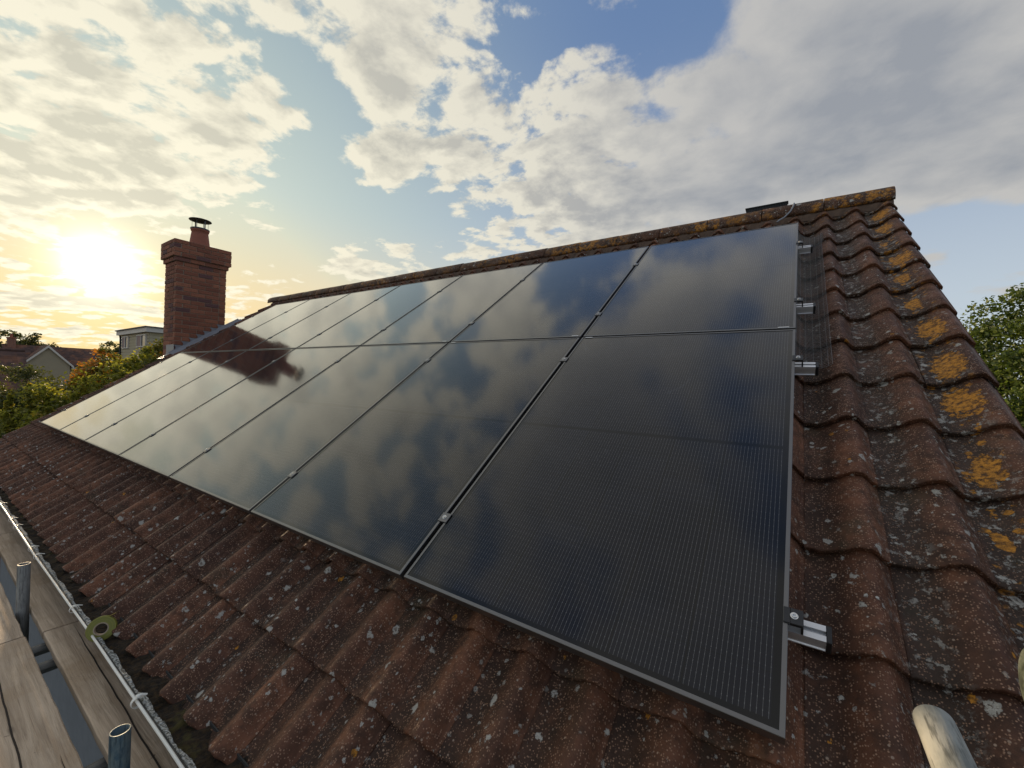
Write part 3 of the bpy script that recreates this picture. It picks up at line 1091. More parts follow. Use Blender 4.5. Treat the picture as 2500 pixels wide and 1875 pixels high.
# ------------------------------------------------------------------ mounting rails with their clamps
RAIL_TOP = -FH - 0.001
def rail_mesh(x0, x1):
    bm = bmesh.new()
    T = RAIL_TOP
    W_ = 0.020
    B = T - 0.044
    poly = [(-W_, B), (W_, B), (W_, B + 0.004), (W_ - 0.003, B + 0.006), (W_ - 0.003, T - 0.018), (W_, T - 0.016), (W_, T),
            (0.006, T), (0.006, T - 0.002), (0.011, T - 0.0025), (0.011, T - 0.010), (-0.011, T - 0.010), (-0.011, T - 0.0025), (-0.006, T - 0.002), (-0.006, T),
            (-W_, T), (-W_, T - 0.016), (-W_ + 0.003, T - 0.018), (-W_ + 0.003, B + 0.006), (-W_, B + 0.004)]
    extrude_x(bm, poly, x0, x1)
    bmesh.ops.recalc_face_normals(bm, faces=bm.faces)
    return mesh_of(bm, 'rail', M_ALU)


X0, X1 = -8.17, 0.076
rail_me = rail_mesh(X0, X1)
bm = bmesh.new(); box(bm, 0, 0.011, -0.0215, 0.0215, RAIL_TOP - 0.0455, RAIL_TOP + 0.0015, 0.0015)
cap_me = mesh_of(bm, 'end_cap', M_BLACK)
bm = bmesh.new(); box(bm, -0.022, 0.022, -0.021, 0.021, 0.0004, 0.0048, 0.001)
box(bm, -0.0085, 0.0085, -0.019, 0.019, RAIL_TOP, 0.0003)
mid_me = mesh_of(bm, 'mid_clamp', M_FRAME)
bm = bmesh.new()
box(bm, -0.010, 0.004, -0.020, 0.020, 0.0004, 0.0044, 0.0008)
box(bm, 0.0041, 0.030, -0.020, 0.020, -0.006, 0.0044, 0.001)
box(bm, 0.026, 0.031, -0.020, 0.020, RAIL_TOP + 0.0005, -0.0061)
end_me = mesh_of(bm, 'end_clamp', plain('clamp_dark', (0.05, 0.05, 0.052), 0.4, 0.6))
bm = bmesh.new()
lathe(bm, [(0.0001, 0.0050), (0.0028, 0.0050), (0.0032, 0.0096), (0.0062, 0.0102), (0.0066, 0.0060), (0.0085, 0.0058), (0.0085, 0.0046)], 18)
bmesh.ops.recalc_face_normals(bm, faces=bm.faces)
bolt_me = mesh_of(bm, 'bolt', M_STEEL)
RV = [0.265, 1.485, 2.098, 3.052]
RN = ['lowest aluminium mounting rail, its grooved end showing large beside the lower panel',
      'aluminium mounting rail second from the bottom, its end just below the bird mesh',
      'aluminium mounting rail third from the bottom, its end over the bird mesh',
      'topmost aluminium mounting rail, its end near the top of the bird mesh']
for v, lab in zip(RV, RN):
    root = empty('mounting_rail', rw(0, v, 0), (PITCH, 0, 0))
    tag(root, lab, 'mounting rail', 'rails that carry the solar panels')
    link('rail', rail_me, root)
    link('end_cap', cap_me, root, (X1, 0, 0))
    link('end_cap', cap_me, root, (X0 - 0.011, 0, 0))
    for c in range(1, 7):
        uc = -c * (PW + GAP) + GAP / 2
        mc = link('mid_clamp', mid_me, root, (uc, 0, 0))
        link('bolt', bolt_me, mc)
    ec = link('end_clamp', end_me, root, (0.0, 0, 0)); link('bolt', bolt_me, ec, (0.012, 0, 0))
    ec = link('end_clamp', end_me, root, (-7 * PW - 6 * GAP, 0, 0), (0, 0, math.pi)); link('bolt', bolt_me, ec, (0.012, 0, 0))
    # roof hooks under the rail
    bm = bmesh.new()
    for k in range(8):
        xh = -0.35 - k * 1.05
        box(bm, xh - 0.015, xh + 0.015, -0.12, 0.02, RAIL_TOP - 0.052, RAIL_TOP - 0.0465)
        box(bm, xh - 0.015, xh + 0.015, -0.126, -0.12, -0.13, RAIL_TOP - 0.046)
    obj('roof_hook', bm, M_STEEL, root)

# ------------------------------------------------------------------ bird mesh clipped to the right edge
bm = bmesh.new()
rng = random.Random(21)
path = [(-0.006, -0.034), (0.004, -0.060), (0.020, -0.088), (0.045, -0.108), (0.075, -0.117), (0.105, -0.112), (0.128, -0.098), (0.142, -0.084)]
v = 1.60
while v < 3.50:
    wob = 0.004 * math.sin(v * 7) + rng.uniform(-0.001, 0.001)
    widen = 1.0 if v < 3.3 else 1.1
    tube(bm, [rw(a * widen, v + wob * (a / 0.13) - 0.02 * (a / 0.13), n_ + 0.003 * math.sin(v * 11 + a * 20)) for a, n_ in path], 0.0011, 4, False)
    v += 0.0132
for (a, n_) in path[1:]:
    pts = []
    v = 1.60
    while v < 3.50:
        pts.append(rw(a, v - 0.02 * (a / 0.13) + 0.004 * math.sin(v * 7) * a / 0.13, n_ + 0.003 * math.sin(v * 11 + a * 20)))
        v += 0.05
    tube(bm, pts, 0.0006, 4, False)
tag(obj('bird_mesh', bm, M_WIRE), 'black wire bird mesh curving from the panel edge to the tiles', 'wire mesh')

# ------------------------------------------------------------------ ridge vent and strap
vent = tag(empty('ridge_vent', (-0.25, 3.52, 2.395)), 'black ribbed plastic ridge vent standing on the ridge near the verge', 'vent')
bm = bmesh.new()
box(bm, -0.172, 0.172, -0.035, 0.035, 0.040, 0.050, 0.002)
box(bm, -0.165, 0.165, -0.02, 0.02, 0.0, 0.040)
obj('body', bm, M_BLACK, vent)
bm = bmesh.new(); box(bm, -0.0022, 0.0022, -0.032, -0.0205, 0.0, 0.0395)
fin = mesh_of(bm, 'fin', M_BLACK)
for k in range(26):
    link('fin', fin, vent, (-0.162 + k * 0.324 / 25, 0, 0))
bm = bmesh.new()
tube(bm, [(-0.03, 3.50, 2.405), (-0.035, 3.42, 2.385), (-0.04, 3.37, 2.34), (-0.06, 3.33, 2.285), (-0.10, 3.28, 2.225), (-0.136, 3.22, 2.185), (-0.15, 3.17, 2.155)], 0.0065, 8)
tag(obj('earth_strap', bm, M_LEADB, smooth=True), 'thin grey strap hanging from the ridge down behind the top panel', 'strap')

# ------------------------------------------------------------------ chimney
CX, CY, CZ = -9.12, 1.685, 0.90
CW, CD = 0.7875, 0.5625          # across the slope, along the ridge
chim = tag(empty('chimney', (CX - CD / 2, CY + CW / 2, CZ)), 'tall red brick chimney with a corbelled head beside the far gable', 'chimney')
ci = Matrix.Translation((-(CX - CD / 2), -(CY + CW / 2), -CZ))
NC = 24                            # shaft courses
courses = [(0.0, i) for i in range(NC)] + [(0.028, NC)] + [(0.058, NC + 1 + i) for i in range(4)]
bm_core = bmesh.new()
for off, n0, n1 in ((0.0, 0, NC), (0.028, NC, NC + 1), (0.058, NC + 1, NC + 5)):
    q = 0.009 - off
    box(bm_core, CX - CD + q, CX - q, CY + q, CY + CW - q, CZ + n0 * 0.075 - 0.004 + (0.004 if n0 == 0 else 0), CZ + n1 * 0.075 - 0.006)
bmesh.ops.transform(bm_core, matrix=ci, verts=bm_core.verts)
obj('mortar_core', bm_core, M_MORTAR, chim)
brick_cache = {}


def brick_me(lx, ly):
    key = (round(lx, 3), round(ly, 3))
    if key not in brick_cache:
        bm = bmesh.new()
        box(bm, -lx / 2, lx / 2, -ly / 2, ly / 2, -0.0325, 0.0325, 0.003)
        brick_cache[key] = mesh_of(bm, 'brick', M_BRICK)
    return brick_cache[key]


back = bmesh.new()
rng = random.Random(31)
nb = 0
for off, i in courses:
    z = CZ + i * 0.075 + 0.0325
    odd = i % 2
    L_y = CW + 2 * off; L_x = CD + 2 * off
    x1, x0 = CX + off, CX - CD - off
    y0, y1 = CY - off, CY + CW + off
    t = 0.1025
    def run(length, start):
        out_ = []; s = 0.0; first = start
        while s < length - 0.02:
            l = min(first if s == 0 else 0.225, length - s)
            if length - (s + l) < 0.05: l = length - s
            out_.append((s, s + l)); s += l
        return out_
    # faces that run along y keep their corners on even courses, faces along x on odd ones
    ys = (y0, y1) if not odd else (y0 + t + 0.010, y1 - t - 0.010)
    xs = (x0 + t + 0.010, x1 - t - 0.010) if not odd else (x0, x1)
    for (a, b) in run(ys[1] - ys[0], 0.225):
        ln = b - a - 0.010
        cyb = ys[0] + (a + b) / 2 - (0.005 if b >= ys[1] - ys[0] - 1e-6 else 0) * 0
        j = rng.uniform(-0.002, 0.002)
        o = link('brick', brick_me(t, ln), chim, ci @ Vector((x1 - t / 2 + j, cyb, z)), (0, rng.uniform(-0.01, 0.01), rng.uniform(-0.008, 0.008))); nb += 1
        box(back, x0, x0 + t, cyb - ln / 2, cyb + ln / 2, z - 0.0325, z + 0.0325, M=ci)
    for (a, b) in run(xs[1] - xs[0], 0.225):
        ln = b - a - 0.010
        cxb = xs[0] + (a + b) / 2
        j = rng.uniform(-0.002, 0.002)
        o = link('brick', brick_me(ln, t), chim, ci @ Vector((cxb, y0 + t / 2 + j, z)), (rng.uniform(-0.01, 0.01), 0, rng.uniform(-0.008, 0.008))); nb += 1
        box(back, cxb - ln / 2, cxb + ln / 2, y1 - t, y1, z - 0.0325, z + 0.0325, M=ci)
tag(obj('rear_bricks', back, M_BRICK, chim), kind='stuff')
# lower part of the stack down to the ground
bm = bmesh.new(); box(bm, CX - CD, CX - 0.002, CY, CY + CW, -5.0, CZ - 0.006, M=ci)
obj('stack_base', bm, M_WALL, chim)
# flaunching, pot and cowl
ztop = CZ + (NC + 5) * 0.075 - 0.010
bm = bmesh.new()
a = [bm.verts.new(ci @ Vector(p)) for p in ((CX + 0.05, CY - 0.05, ztop), (CX + 0.05, CY + CW + 0.05, ztop), (CX - CD - 0.05, CY + CW + 0.05, ztop), (CX - CD - 0.05, CY - 0.05, ztop))]
pc = Vector((CX - CD / 2, CY + CW / 2, 0))
b = [bm.verts.new(ci @ Vector(p)) for p in ((pc.x + 0.15, pc.y - 0.15, ztop + 0.05), (pc.x + 0.15, pc.y + 0.15, ztop + 0.05), (pc.x - 0.15, pc.y + 0.15, ztop + 0.05), (pc.x - 0.15, pc.y - 0.15, ztop + 0.05))]
for k in range(4): bm.faces.new((a[k], a[(k + 1) % 4], b[(k + 1) % 4], b[k]))
bm.faces.new(b)
obj('flaunching', bm, M_MORTAR, chim)
pot = Matrix.Translation(ci @ Vector((pc.x + 0.05, pc.y + 0.02, ztop)))
bm = bmesh.new()
lathe(bm, [(0.165, 0.0), (0.155, 0.08), (0.135, 0.24), (0.128, 0.29), (0.140, 0.30), (0.145, 0.33), (0.140, 0.36), (0.12, 0.365), (0.108, 0.35), (0.10, 0.1)], 28, pot)
o = obj('chimney_pot', bm, M_TERRA, chim, True)
bm = bmesh.new()
lathe(bm, [(0.0001, 0.565), (0.03, 0.560), (0.175, 0.520), (0.178, 0.512), (0.10, 0.520), (0.0001, 0.535)], 28, pot)
cw_ = obj('cowl', bm, M_COWL, chim, True)
for k in range(6):
    a_ = 2 * math.pi * k / 6 + 0.3
    bm = bmesh.new()
    w = 0.004 if k % 3 else 0.011
    Mx = pot @ Matrix.Rotation(a_, 4, 'Z')
    box(bm, 0.120, 0.125, -w, w, 0.345, 0.523, M=Mx)
    obj('cowl_leg', bm, M_COWL, cw_)
bm = bmesh.new()
lathe(bm, [(0.143, 0.335), (0.150, 0.337), (0.150, 0.357), (0.143, 0.359), (0.143, 0.335)], 28, pot)
obj('cowl_band', bm, M_COWL, cw_)

# stepped lead flashing on the face that meets the roof
def roof_z(y, n=N_CREST): return (y + n * SP) / CP * SP + n * CP
flash = bmesh.new()
step_i = 0
y = CY + 0.02
while y < CY + CW - 0.02:
    zc = roof_z(y)
    zt = CZ + math.ceil((zc + 0.10 - CZ) / 0.075) * 0.075 - 0.008
    y2 = min(y + 0.108, CY + CW)
    pts = [(y, zc - 0.03), (y2 + 0.02, roof_z(y2) - 0.03), (y2 + 0.02, zt - 0.05), (y2 - 0.02, zt - 0.004), (y - 0.028, zt), (y, zt - 0.035)]
    xo = CX + 0.008 + 0.004 * (step_i % 2)
    fa = [flash.verts.new(ci @ Vector((xo, p[0], p[1]))) for p in pts]
    fb = [flash.verts.new(ci @ Vector((xo + 0.002, p[0], p[1]))) for p in pts]
    flash.faces.new(list(reversed(fa))); flash.faces.new(fb)
    for q_ in range(len(pts)): flash.faces.new((fa[q_], fa[(q_ + 1) % len(pts)], fb[(q_ + 1) % len(pts)], fb[q_]))
    step_i += 1
    y += 0.108
bmesh.ops.recalc_face_normals(flash, faces=flash.faces)
obj('stepped_flashing', flash, M_LEAD, chim)
bm = bmesh.new()
# dressed lead over the tiles beside the stack
prev = None
for i in range(24):
    v = (CY - 0.12) / CP + (CW + 0.30) / CP * i / 23
    ring = []
    for (a_, n_) in ((-9.110, -0.060), (-9.095, -0.085), (-9.06, -0.090), (-9.035, -0.078), (-9.015, -0.082), (-8.99, -0.115)):
        ring.append(bm.verts.new(ci @ rw(a_, v, n_ + rng.uniform(-0.002, 0.002))))
    if prev:
        for k in range(5): bm.faces.new((prev[k], ring[k], ring[k + 1], prev[k + 1]))
    prev = ring
obj('side_flashing', bm, M_LEAD, chim, True)
bm = bmesh.new()
box(bm, CX - 0.36, CX + 0.012, CY - 0.008, CY - 0.002, 1.02, 1.20, M=ci)
vs = [bm.verts.new(ci @ Vector(p)) for p in ((CX - 0.36, CY - 0.004, 1.03), (CX + 0.02, CY - 0.004, 1.03), (CX + 0.02, CY - 0.14, 0.935), (CX - 0.36, CY - 0.14, 0.935))]
bm.faces.new(vs)
obj('apron_flashing', bm, M_LEADB, chim)

# ------------------------------------------------------------------ scaffold
def board_mat():
    mt, g, bs = new_mat('scaffold_board')
    p = g.texco('Object'); r = g.rand()
    q = g.vm('ADD', p, g.comb(g.mul(r, 7.0), g.mul(r, 3.0), g.mul(r, 5.0)))
    gr = g.noise(g.vm('MULTIPLY', q, (2.2, 42.0, 10.0)), 1.0, 7, 0.62, dist=0.6)
    fine = g.noise(g.vm('MULTIPLY', q, (8.0, 190.0, 60.0)), 1.0, 4, 0.6)
    blot = g.noise(q, 3.0, 6, 0.65)
    c = g.mix(g.step(gr, 0.3, 0.7), (0.36, 0.265, 0.18), (0.58, 0.45, 0.32))
    c = g.mix(g.step(blot, 0.45, 0.7), c, (0.38, 0.27, 0.17))
    c = g.mix(g.mul(g.step(fine, 0.55, 0.75), 0.45), c, (0.12, 0.085, 0.055))
    kn = g.voro(g.vm('MULTIPLY', q, (2.5, 9.0, 1.0)), 1.0)
    knot = g.mul(g.step(g.sep(kn['Color'])[0], 0.80, 0.82), g.step(kn['Distance'], 0.13, 0.05))
    c = g.mix(g.mul(knot, 0.8), c, (0.07, 0.04, 0.025))
    mk = g.step(g.noise(g.vm('MULTIPLY', q, (30.0, 14.0, 1.0)), 1.0, 4, 0.7), 0.66, 0.72)
    c = g.mix(g.mul(mk, 0.55), c, (0.10, 0.07, 0.05))
    g.put(bs.inputs['Base Color'], c); bs.inputs['Roughness'].default_value = 0.85
    h = g.add(g.add(gr, g.mul(fine, 0.4)), g.mul(mk, -0.5))
    g.put(bs.inputs['Normal'], g.bump(h, 0.004, 0.8))
    return mt


M_BOARD = board_mat()
M_CRACK = plain('dark_split', (0.03, 0.02, 0.013), 0.95)


def tube_mat(name, col_a, col_b, metal=0.3):
    mt, g, bs = new_mat(name)
    p = g.texco('Object')
    n1 = g.noise(g.vm('MULTIPLY', p, (1, 1, 0.35)), 22, 6, 0.65)
    n2 = g.noise(g.vm('MULTIPLY', p, (1, 1, 0.12)), 120, 4, 0.6)
    c = g.mix(g.step(n1, 0.38, 0.62), col_a, col_b)
    c = g.mix(g.mul(g.step(n2, 0.50, 0.68), 0.75), c, tuple(x * 0.35 for x in col_a))
    g.put(bs.inputs['Base Color'], c)
    bs.inputs['Roughness'].default_value = 0.55
    bs.inputs['Metallic'].default_value = metal
    g.put(bs.inputs['Normal'], g.bump(g.add(n1, n2), 0.0015))
    return mt


M_TGREY = tube_mat('tube_grey', (0.17, 0.17, 0.16), (0.26, 0.26, 0.24))
M_TBLUE = tube_mat('tube_blue', (0.03, 0.075, 0.11), (0.13, 0.17, 0.17))
M_TPALE = tube_mat('tube_pale', (0.22, 0.235, 0.22), (0.40, 0.41, 0.38), 0.3)
M_TGREEN = tube_mat('tube_green', (0.04, 0.055, 0.03), (0.12, 0.135, 0.115), 0.1)
BZ = -0.57


def board(x0, x1, y0, y1, lab, z=BZ, seed=0, cracks=()):
    L = x1 - x0; Wd = y1 - y0
    root = empty('scaffold_board', (x0, y0, z - 0.038), (0, 0, 0))
    tag(root, lab, 'scaffold board', 'boards of the scaffold platform')
    bm = bmesh.new()
    rng = random.Random(seed)
    N = max(8, int(L / 0.08))
    prev = None
    for i in range(N + 1):
        x = L * i / N
        e0 = rng.uniform(-0.0015, 0.0015); e1 = rng.uniform(-0.0015, 0.0015)
        cup = 0.0015
        ring = [bm.verts.new(q) for q in ((x, e0, 0.003), (x, e0, 0.034), (x, e0 + 0.004, 0.038), (x, Wd * 0.5, 0.038 - cup), (x, Wd - 0.004 + e1, 0.038), (x, Wd + e1, 0.034), (x, Wd + e1, 0.003), (x, Wd - 0.003, 0), (x, 0.003, 0))]
        if prev:
            for a in range(9): bm.faces.new((prev[a], prev[(a + 1) % 9], ring[(a + 1) % 9], ring[a]))
        else: bm.faces.new(ring)
        prev = ring
    bm.faces.new(list(reversed(prev)))
    bmesh.ops.recalc_face_normals(bm, faces=bm.faces)
    obj('plank', bm, M_BOARD, root)
    # drying splits: thin dark wedges sunk a hair into the top
    for (ca, cb, cy0, cy1, w) in cracks:
        bm = bmesh.new()
        n = 40; prev = None
        for i in range(n + 1):
            t = i / n
            x = ca + (cb - ca) * t
            y = cy0 + (cy1 - cy0) * t + 0.004 * mathutils.noise.noise(Vector((x * 5, seed, 0))) + 0.0012 * mathutils.noise.noise(Vector((x * 30, seed, 5)))
            ww = w * min(1, 6 * t, 6 * (1 - t)) * 0.5 + 0.0001
            ring = [bm.verts.new((x, y - ww, 0.0384)), bm.verts.new((x, y + ww, 0.0384))]
            if prev: bm.faces.new((prev[0], ring[0], ring[1], prev[1]))
            prev = ring
        obj('split', bm, M_CRACK, root)
    return root


board(-8.9, -4.955, -0.612, -0.387, 'weathered scaffold board next to the gutter, the farthest one', seed=1, cracks=((0.3, 2.5, 0.09, 0.12, 0.004),))
board(-4.945, -2.965, -0.612, -0.387, 'weathered scaffold board next to the gutter, between two butt joints', seed=2, cracks=((0.2, 1.2, 0.15, 0.14, 0.003),))
board(-2.955, 0.95, -0.610, -0.385, 'weathered scaffold board with a long split, next to the gutter at the near end', seed=3,
      cracks=((0.03, 2.1, 0.095, 0.075, 0.005), (0.9, 3.0, 0.145, 0.125, 0.003)))
board(-6.9, -2.985, -0.892, -0.667, 'pale scaffold board on the outer side, beyond the butt joint', seed=4, cracks=((2.6, 3.85, 0.13, 0.12, 0.003),))
board(-2.975, 0.95, -0.890, -0.665, 'pale scaffold board on the outer side, nearest the camera', seed=5,
      cracks=((0.1, 1.7, 0.12, 0.10, 0.005), (1.0, 1.5, 0.19, 0.185, 0.002)))
board(-6.0, -2.1, -1.125, -0.900, 'scaffold board in the outer row, at the far end', seed=6)
board(-2.09, 0.95, -1.125, -0.900, 'scaffold board in the outer row, under the camera', seed=7)


def pipe(a, b, mat, lab, r=0.02415, hollow=True):
    a = Vector(a); b = Vector(b)
    root = empty('scaffold_tube', a)
    root.rotation_mode = 'QUATERNION'
    root.rotation_quaternion = (b - a).to_track_quat('Z', 'Y')
    L = (b - a).length
    bm = bmesh.new()
    lathe(bm, [(r - 0.004, 0.0), (r - 0.0005, 0.0), (r, 0.0006), (r, L - 0.0006), (r - 0.0005, L), (r - 0.004, L), (r - 0.004, 0.0)], 28)
    o = obj('pipe', bm, mat, root, True)
    tag(root, lab, 'scaffold tube', 'scaffold tubes of the platform')
    return root


pipe((-1.603, -0.638, -5.0), (-1.603, -0.638, -0.349), M_TBLUE, 'blue green upright scaffold tube with open top, nearest of the uprights')
pipe((-3.316, -0.638, -5.0), (-3.316, -0.638, -0.329), M_TGREY, 'grey upright scaffold tube with open top, farther of the two uprights')
pipe((-2.93, -1.3, -0.637), (-2.93, -0.25, -0.637), M_TGREY, 'grey cross tube under the board joint, seen in the platform gap')
pipe((-2.74, -1.3, -0.637), (-2.74, -0.25, -0.637), M_TGREY, 'grey cross tube in the platform gap, second one beside the board joint')
pipe((-1.90, -1.3, -0.637), (-1.90, -0.25, -0.637), M_TGREY, 'grey cross tube in the platform gap below the near upright')
pipe((-8.8, -0.70, -0.690), (0.95, -0.70, -0.690), M_TGREY, 'long grey ledger tube under the platform')
pipe((0.183, -1.6, 0.21), (0.183, -0.130, 0.21), M_TPALE, 'pale galvanised scaffold tube end reaching over the tiles at the bottom right')
tg = pipe((0.95, -0.557, 0.500), (0.1390, -0.557, 0.498), M_TGREEN, 'green grey stained tube end at the right border of the picture')
bm = bmesh.new()
lathe(bm, [(0.0001, 0.8130), (0.018, 0.8125), (0.0240, 0.809), (0.0255, 0.801), (0.0255, 0.782), (0.0243, 0.781)], 28)
obj('end_cap', bm, M_TGREEN, tg, True)
pipe((0.93, -1.3, -5.0), (0.93, -1.3, 1.1), M_TGREY, 'grey upright scaffold tube behind the camera')
pipe((0.22, -1.36, -5.0), (0.22, -1.36, 0.9), M_TGREY, 'grey upright scaffold tube just behind the camera')


# couplers that hold the cross tubes
# ------------------------------------------------------------------ neighbours' houses
def far_tile_mat():
    mt, g, bs = new_mat('far_roof_tiles')
    p = g.pos(); x, y, z = g.sep(p)
    n1 = g.noise(p, 0.9, 5, 0.6)
    row = g.math('FRACT', g.mul(z, 5.0))
    cl = g.white(g.comb(g.math('FLOOR', g.mul(y, 4.0)), g.math('FLOOR', g.mul(z, 5.0)), g.math('FLOOR', g.mul(x, 4.0))))
    c = g.mix(g.step(n1, 0.4, 0.65), (0.085, 0.050, 0.042), (0.20, 0.085, 0.045))
    c = g.mix(1.0, c, g.mix(cl[0], (0.7, 0.7, 0.7), (1.3, 1.3, 1.3)), 'MULTIPLY')
    g.put(bs.inputs['Base Color'], c); bs.inputs['Roughness'].default_value = 0.9
    g.put(bs.inputs['Normal'], g.bump(row, 0.03))
    return mt


M_FTILE = far_tile_mat()
M_RENDER = plain('cream_render', (0.34, 0.29, 0.20), 0.9, var=0.12, scale=1.5, coords='Pos')
M_WHITE = plain('white_paint', (0.62, 0.58, 0.52), 0.6, var=0.05)
M_CLAD = plain('cream_cladding', (0.50, 0.44, 0.30), 0.75, var=0.08)
M_WGLASS = plain('window_glass', (0.03, 0.035, 0.04), 0.08, 0.0, var=0.1)
M_CURT = plain('curtain', (0.35, 0.25, 0.22), 0.9)


def S(X, y, z):
    return (y, z)


# cream gabled house with a brown tiled roof and a brick stack (some 80 m away)
hA = tag(empty('gabled_house', (-82, 10, -5)), 'cream house with a white edged gable and brown tiled roof beyond the bushes', 'house')
iA = Matrix.Translation((82, -10, 5))
k = 80 / 55.0
def fy(y): return (y + 1.0113) * k - 1.0113
def fz(z): return (z - 0.7003) * k + 0.7003
ya, za = fy(6.23), fz(2.76)
yl, zl = fy(5.00), fz(1.16)
yr_, zr = fy(7.80), fz(0.90)
ymid = (ya + ya) / 2
# main range behind, ridge along y
bm = bmesh.new()
y0m, y1m = fy(3.9), fy(9.95)
zr0 = fz(2.70)
def ext_y(bm, poly, y0, y1):
    a = [bm.verts.new((x, y0, z)) for x, z in poly]; b = [bm.verts.new((x, y1, z)) for x, z in poly]
    n = len(poly)
    for q in range(n): bm.faces.new((a[q], a[(q + 1) % n], b[(q + 1) % n], b[q]))
    bm.faces.new(list(reversed(a))); bm.faces.new(b)
    bmesh.ops.recalc_face_normals(bm, faces=bm.faces)
zev = fz(0.92)
ext_y(bm, [(-82.0, -5), (-82.0, zev), (-85.0, zr0 - 0.1), (-88.0, zev), (-88.0, -5)], y0m + 0.2, y1m - 0.2)
bmesh.ops.transform(bm, matrix=iA, verts=bm.verts)
obj('wall', bm, M_RENDER, hA)
bm = bmesh.new()
ext_y(bm, [(-81.6, zev - 0.1), (-81.6, zev + 0.1), (-85.0, zr0 + 0.12), (-88.4, zev + 0.1), (-88.4, zev - 0.1), (-85.0, zr0 - 0.08)], y0m, y1m)
bmesh.ops.transform(bm, matrix=iA, verts=bm.verts)
rfA = obj('roof', bm, M_FTILE, hA)
# cross gable to the front
bm = bmesh.new()
hw = (fy(7.72) - fy(5.05)) / 2 * 1.03
yc = ya
zg = za - 0.15
ze = zg - hw * 1.12
extrude_x(bm, [(yc - hw, -5), (yc - hw, ze), (yc, zg), (yc + hw, ze), (yc + hw, -5)], -83.0, -80.0)
bmesh.ops.transform(bm, matrix=iA, verts=bm.verts)
obj('gable_wall', bm, M_RENDER, hA)
bm = bmesh.new()
e = 0.35
extrude_x(bm, [(yc - hw - e, ze - e * 1.12), (yc, zg), (yc + hw + e, ze - e * 1.12), (yc + hw + e, ze - e * 1.12 + 0.2), (yc, zg + 0.22), (yc - hw - e, ze - e * 1.12 + 0.2)], -85.0, -79.78)
bmesh.ops.transform(bm, matrix=iA, verts=bm.verts)
obj('gable_roof', bm, M_FTILE, hA)
for s in (-1, 1):
    bm = bmesh.new()
    pts = [(yc, zg + 0.16), (yc + s * (hw + e), ze - e * 1.12 + 0.16), (yc + s * (hw + e), ze - e * 1.12 - 0.12), (yc, zg - 0.16)]
    extrude_x(bm, pts if s < 0 else pts[::-1], -79.77, -79.72)
    bmesh.ops.transform(bm, matrix=iA, verts=bm.verts)
    obj('bargeboard', bm, M_WHITE, hA)
bm = bmesh.new()
box(bm, -85.4, -84.4, fy(4.20), fy(4.68), zr0 - 1.2, fz(3.36), 0.0, M=iA)
stA = obj('chimney_stack', bm, M_WALL, rfA)
bm = bmesh.new()
box(bm, -85.45, -84.35, fy(4.16), fy(4.72), fz(3.30), fz(3.40), M=iA)
lathe(bm, [(0.16, 0), (0.13, 0.45), (0.0001, 0.45)], 10, iA @ Matrix.Translation((-84.9, fy(4.44), fz(3.40))))
obj('chimney_cap', bm, M_TERRA, rfA)
bm = bmesh.new(); box(bm, -81.75, -81.60, yc + hw + 0.4, y1m, zev - 0.30, zev - 0.12, M=iA)
obj('eaves_board', bm, M_WHITE, hA)
# dark tiled roof at the left edge (40 m)
hB = tag(empty('neighbour_house', (-43, 0, -5)), 'low brown tiled roof of a house at the left border', 'house')
iB = Matrix.Translation((43, 0, 5))
bm = bmesh.new()
ext_y(bm, [(-40.5, -5), (-40.5, -0.8), (-43.2, 1.5), (-46, -0.8), (-46, -5)], -8.0, 3.1)
bmesh.ops.transform(bm, matrix=iB, verts=bm.verts); obj('wall', bm, M_WALL, hB)
bm = bmesh.new()
ext_y(bm, [(-40.0, -1.1), (-40.0, -0.9), (-43.2, 1.82), (-46.4, -0.9), (-46.4, -1.1), (-43.2, 1.6)], -8.3, 3.62)
bmesh.ops.transform(bm, matrix=iB, verts=bm.verts); rfB = obj('roof', bm, M_FTILE, hB)
bm = bmesh.new()
tube(bm, [iB @ Vector((-43.2, -8.3, 1.84)), iB @ Vector((-43.2, 3.62, 1.84))], 0.11, 8)
obj('ridge_tiles', bm, M_FTILE, rfB)

# weatherboarded flat roofed upper storey behind the chimney (50 m)
hC = tag(empty('clad_house', (-50, 13, -5)), 'cream weatherboarded block with a flat roof and two windows left of the chimney', 'house')
iC = Matrix.Translation((50, -13, 5))
bm = bmesh.new(); box(bm, -52.9, -45.02, 10.62, 16.0, -5.0, 4.02, M=iC)
obj('wall', bm, M_CLAD, hC)
bm = bmesh.new(); box(bm, -53.2, -44.6, 10.3, 16.4, 4.03, 4.40, M=iC)
obj('roof', bm, M_WHITE, hC)
bm = bmesh.new(); box(bm, -53.3, -44.5, 10.2, 16.5, 4.405, 4.50, M=iC)
obj('roof_edge', bm, plain('roof_felt', (0.10, 0.10, 0.10), 0.8), hC)
bm = bmesh.new(); box(bm, -7.88, 0.0, -0.035, 0.0, -0.1, 0.1); bmF = mesh_of(bm, 'weatherboard', M_CLAD)
bm = bmesh.new(); box(bm, 0.0, 0.035, 0.0, 5.4, -0.1, 0.1); bmS = mesh_of(bm, 'weatherboard', M_CLAD)
for r_ in range(14):
    z = 3.90 - r_ * 0.27
    if z < 0.4: break
    link('weatherboard', bmF, hC, iC @ Vector((-45.0, 10.60, z)), (0.12, 0, 0))
    link('weatherboard', bmS, hC, iC @ Vector((-45.0, 10.62, z)), (0, 0.12, 0))
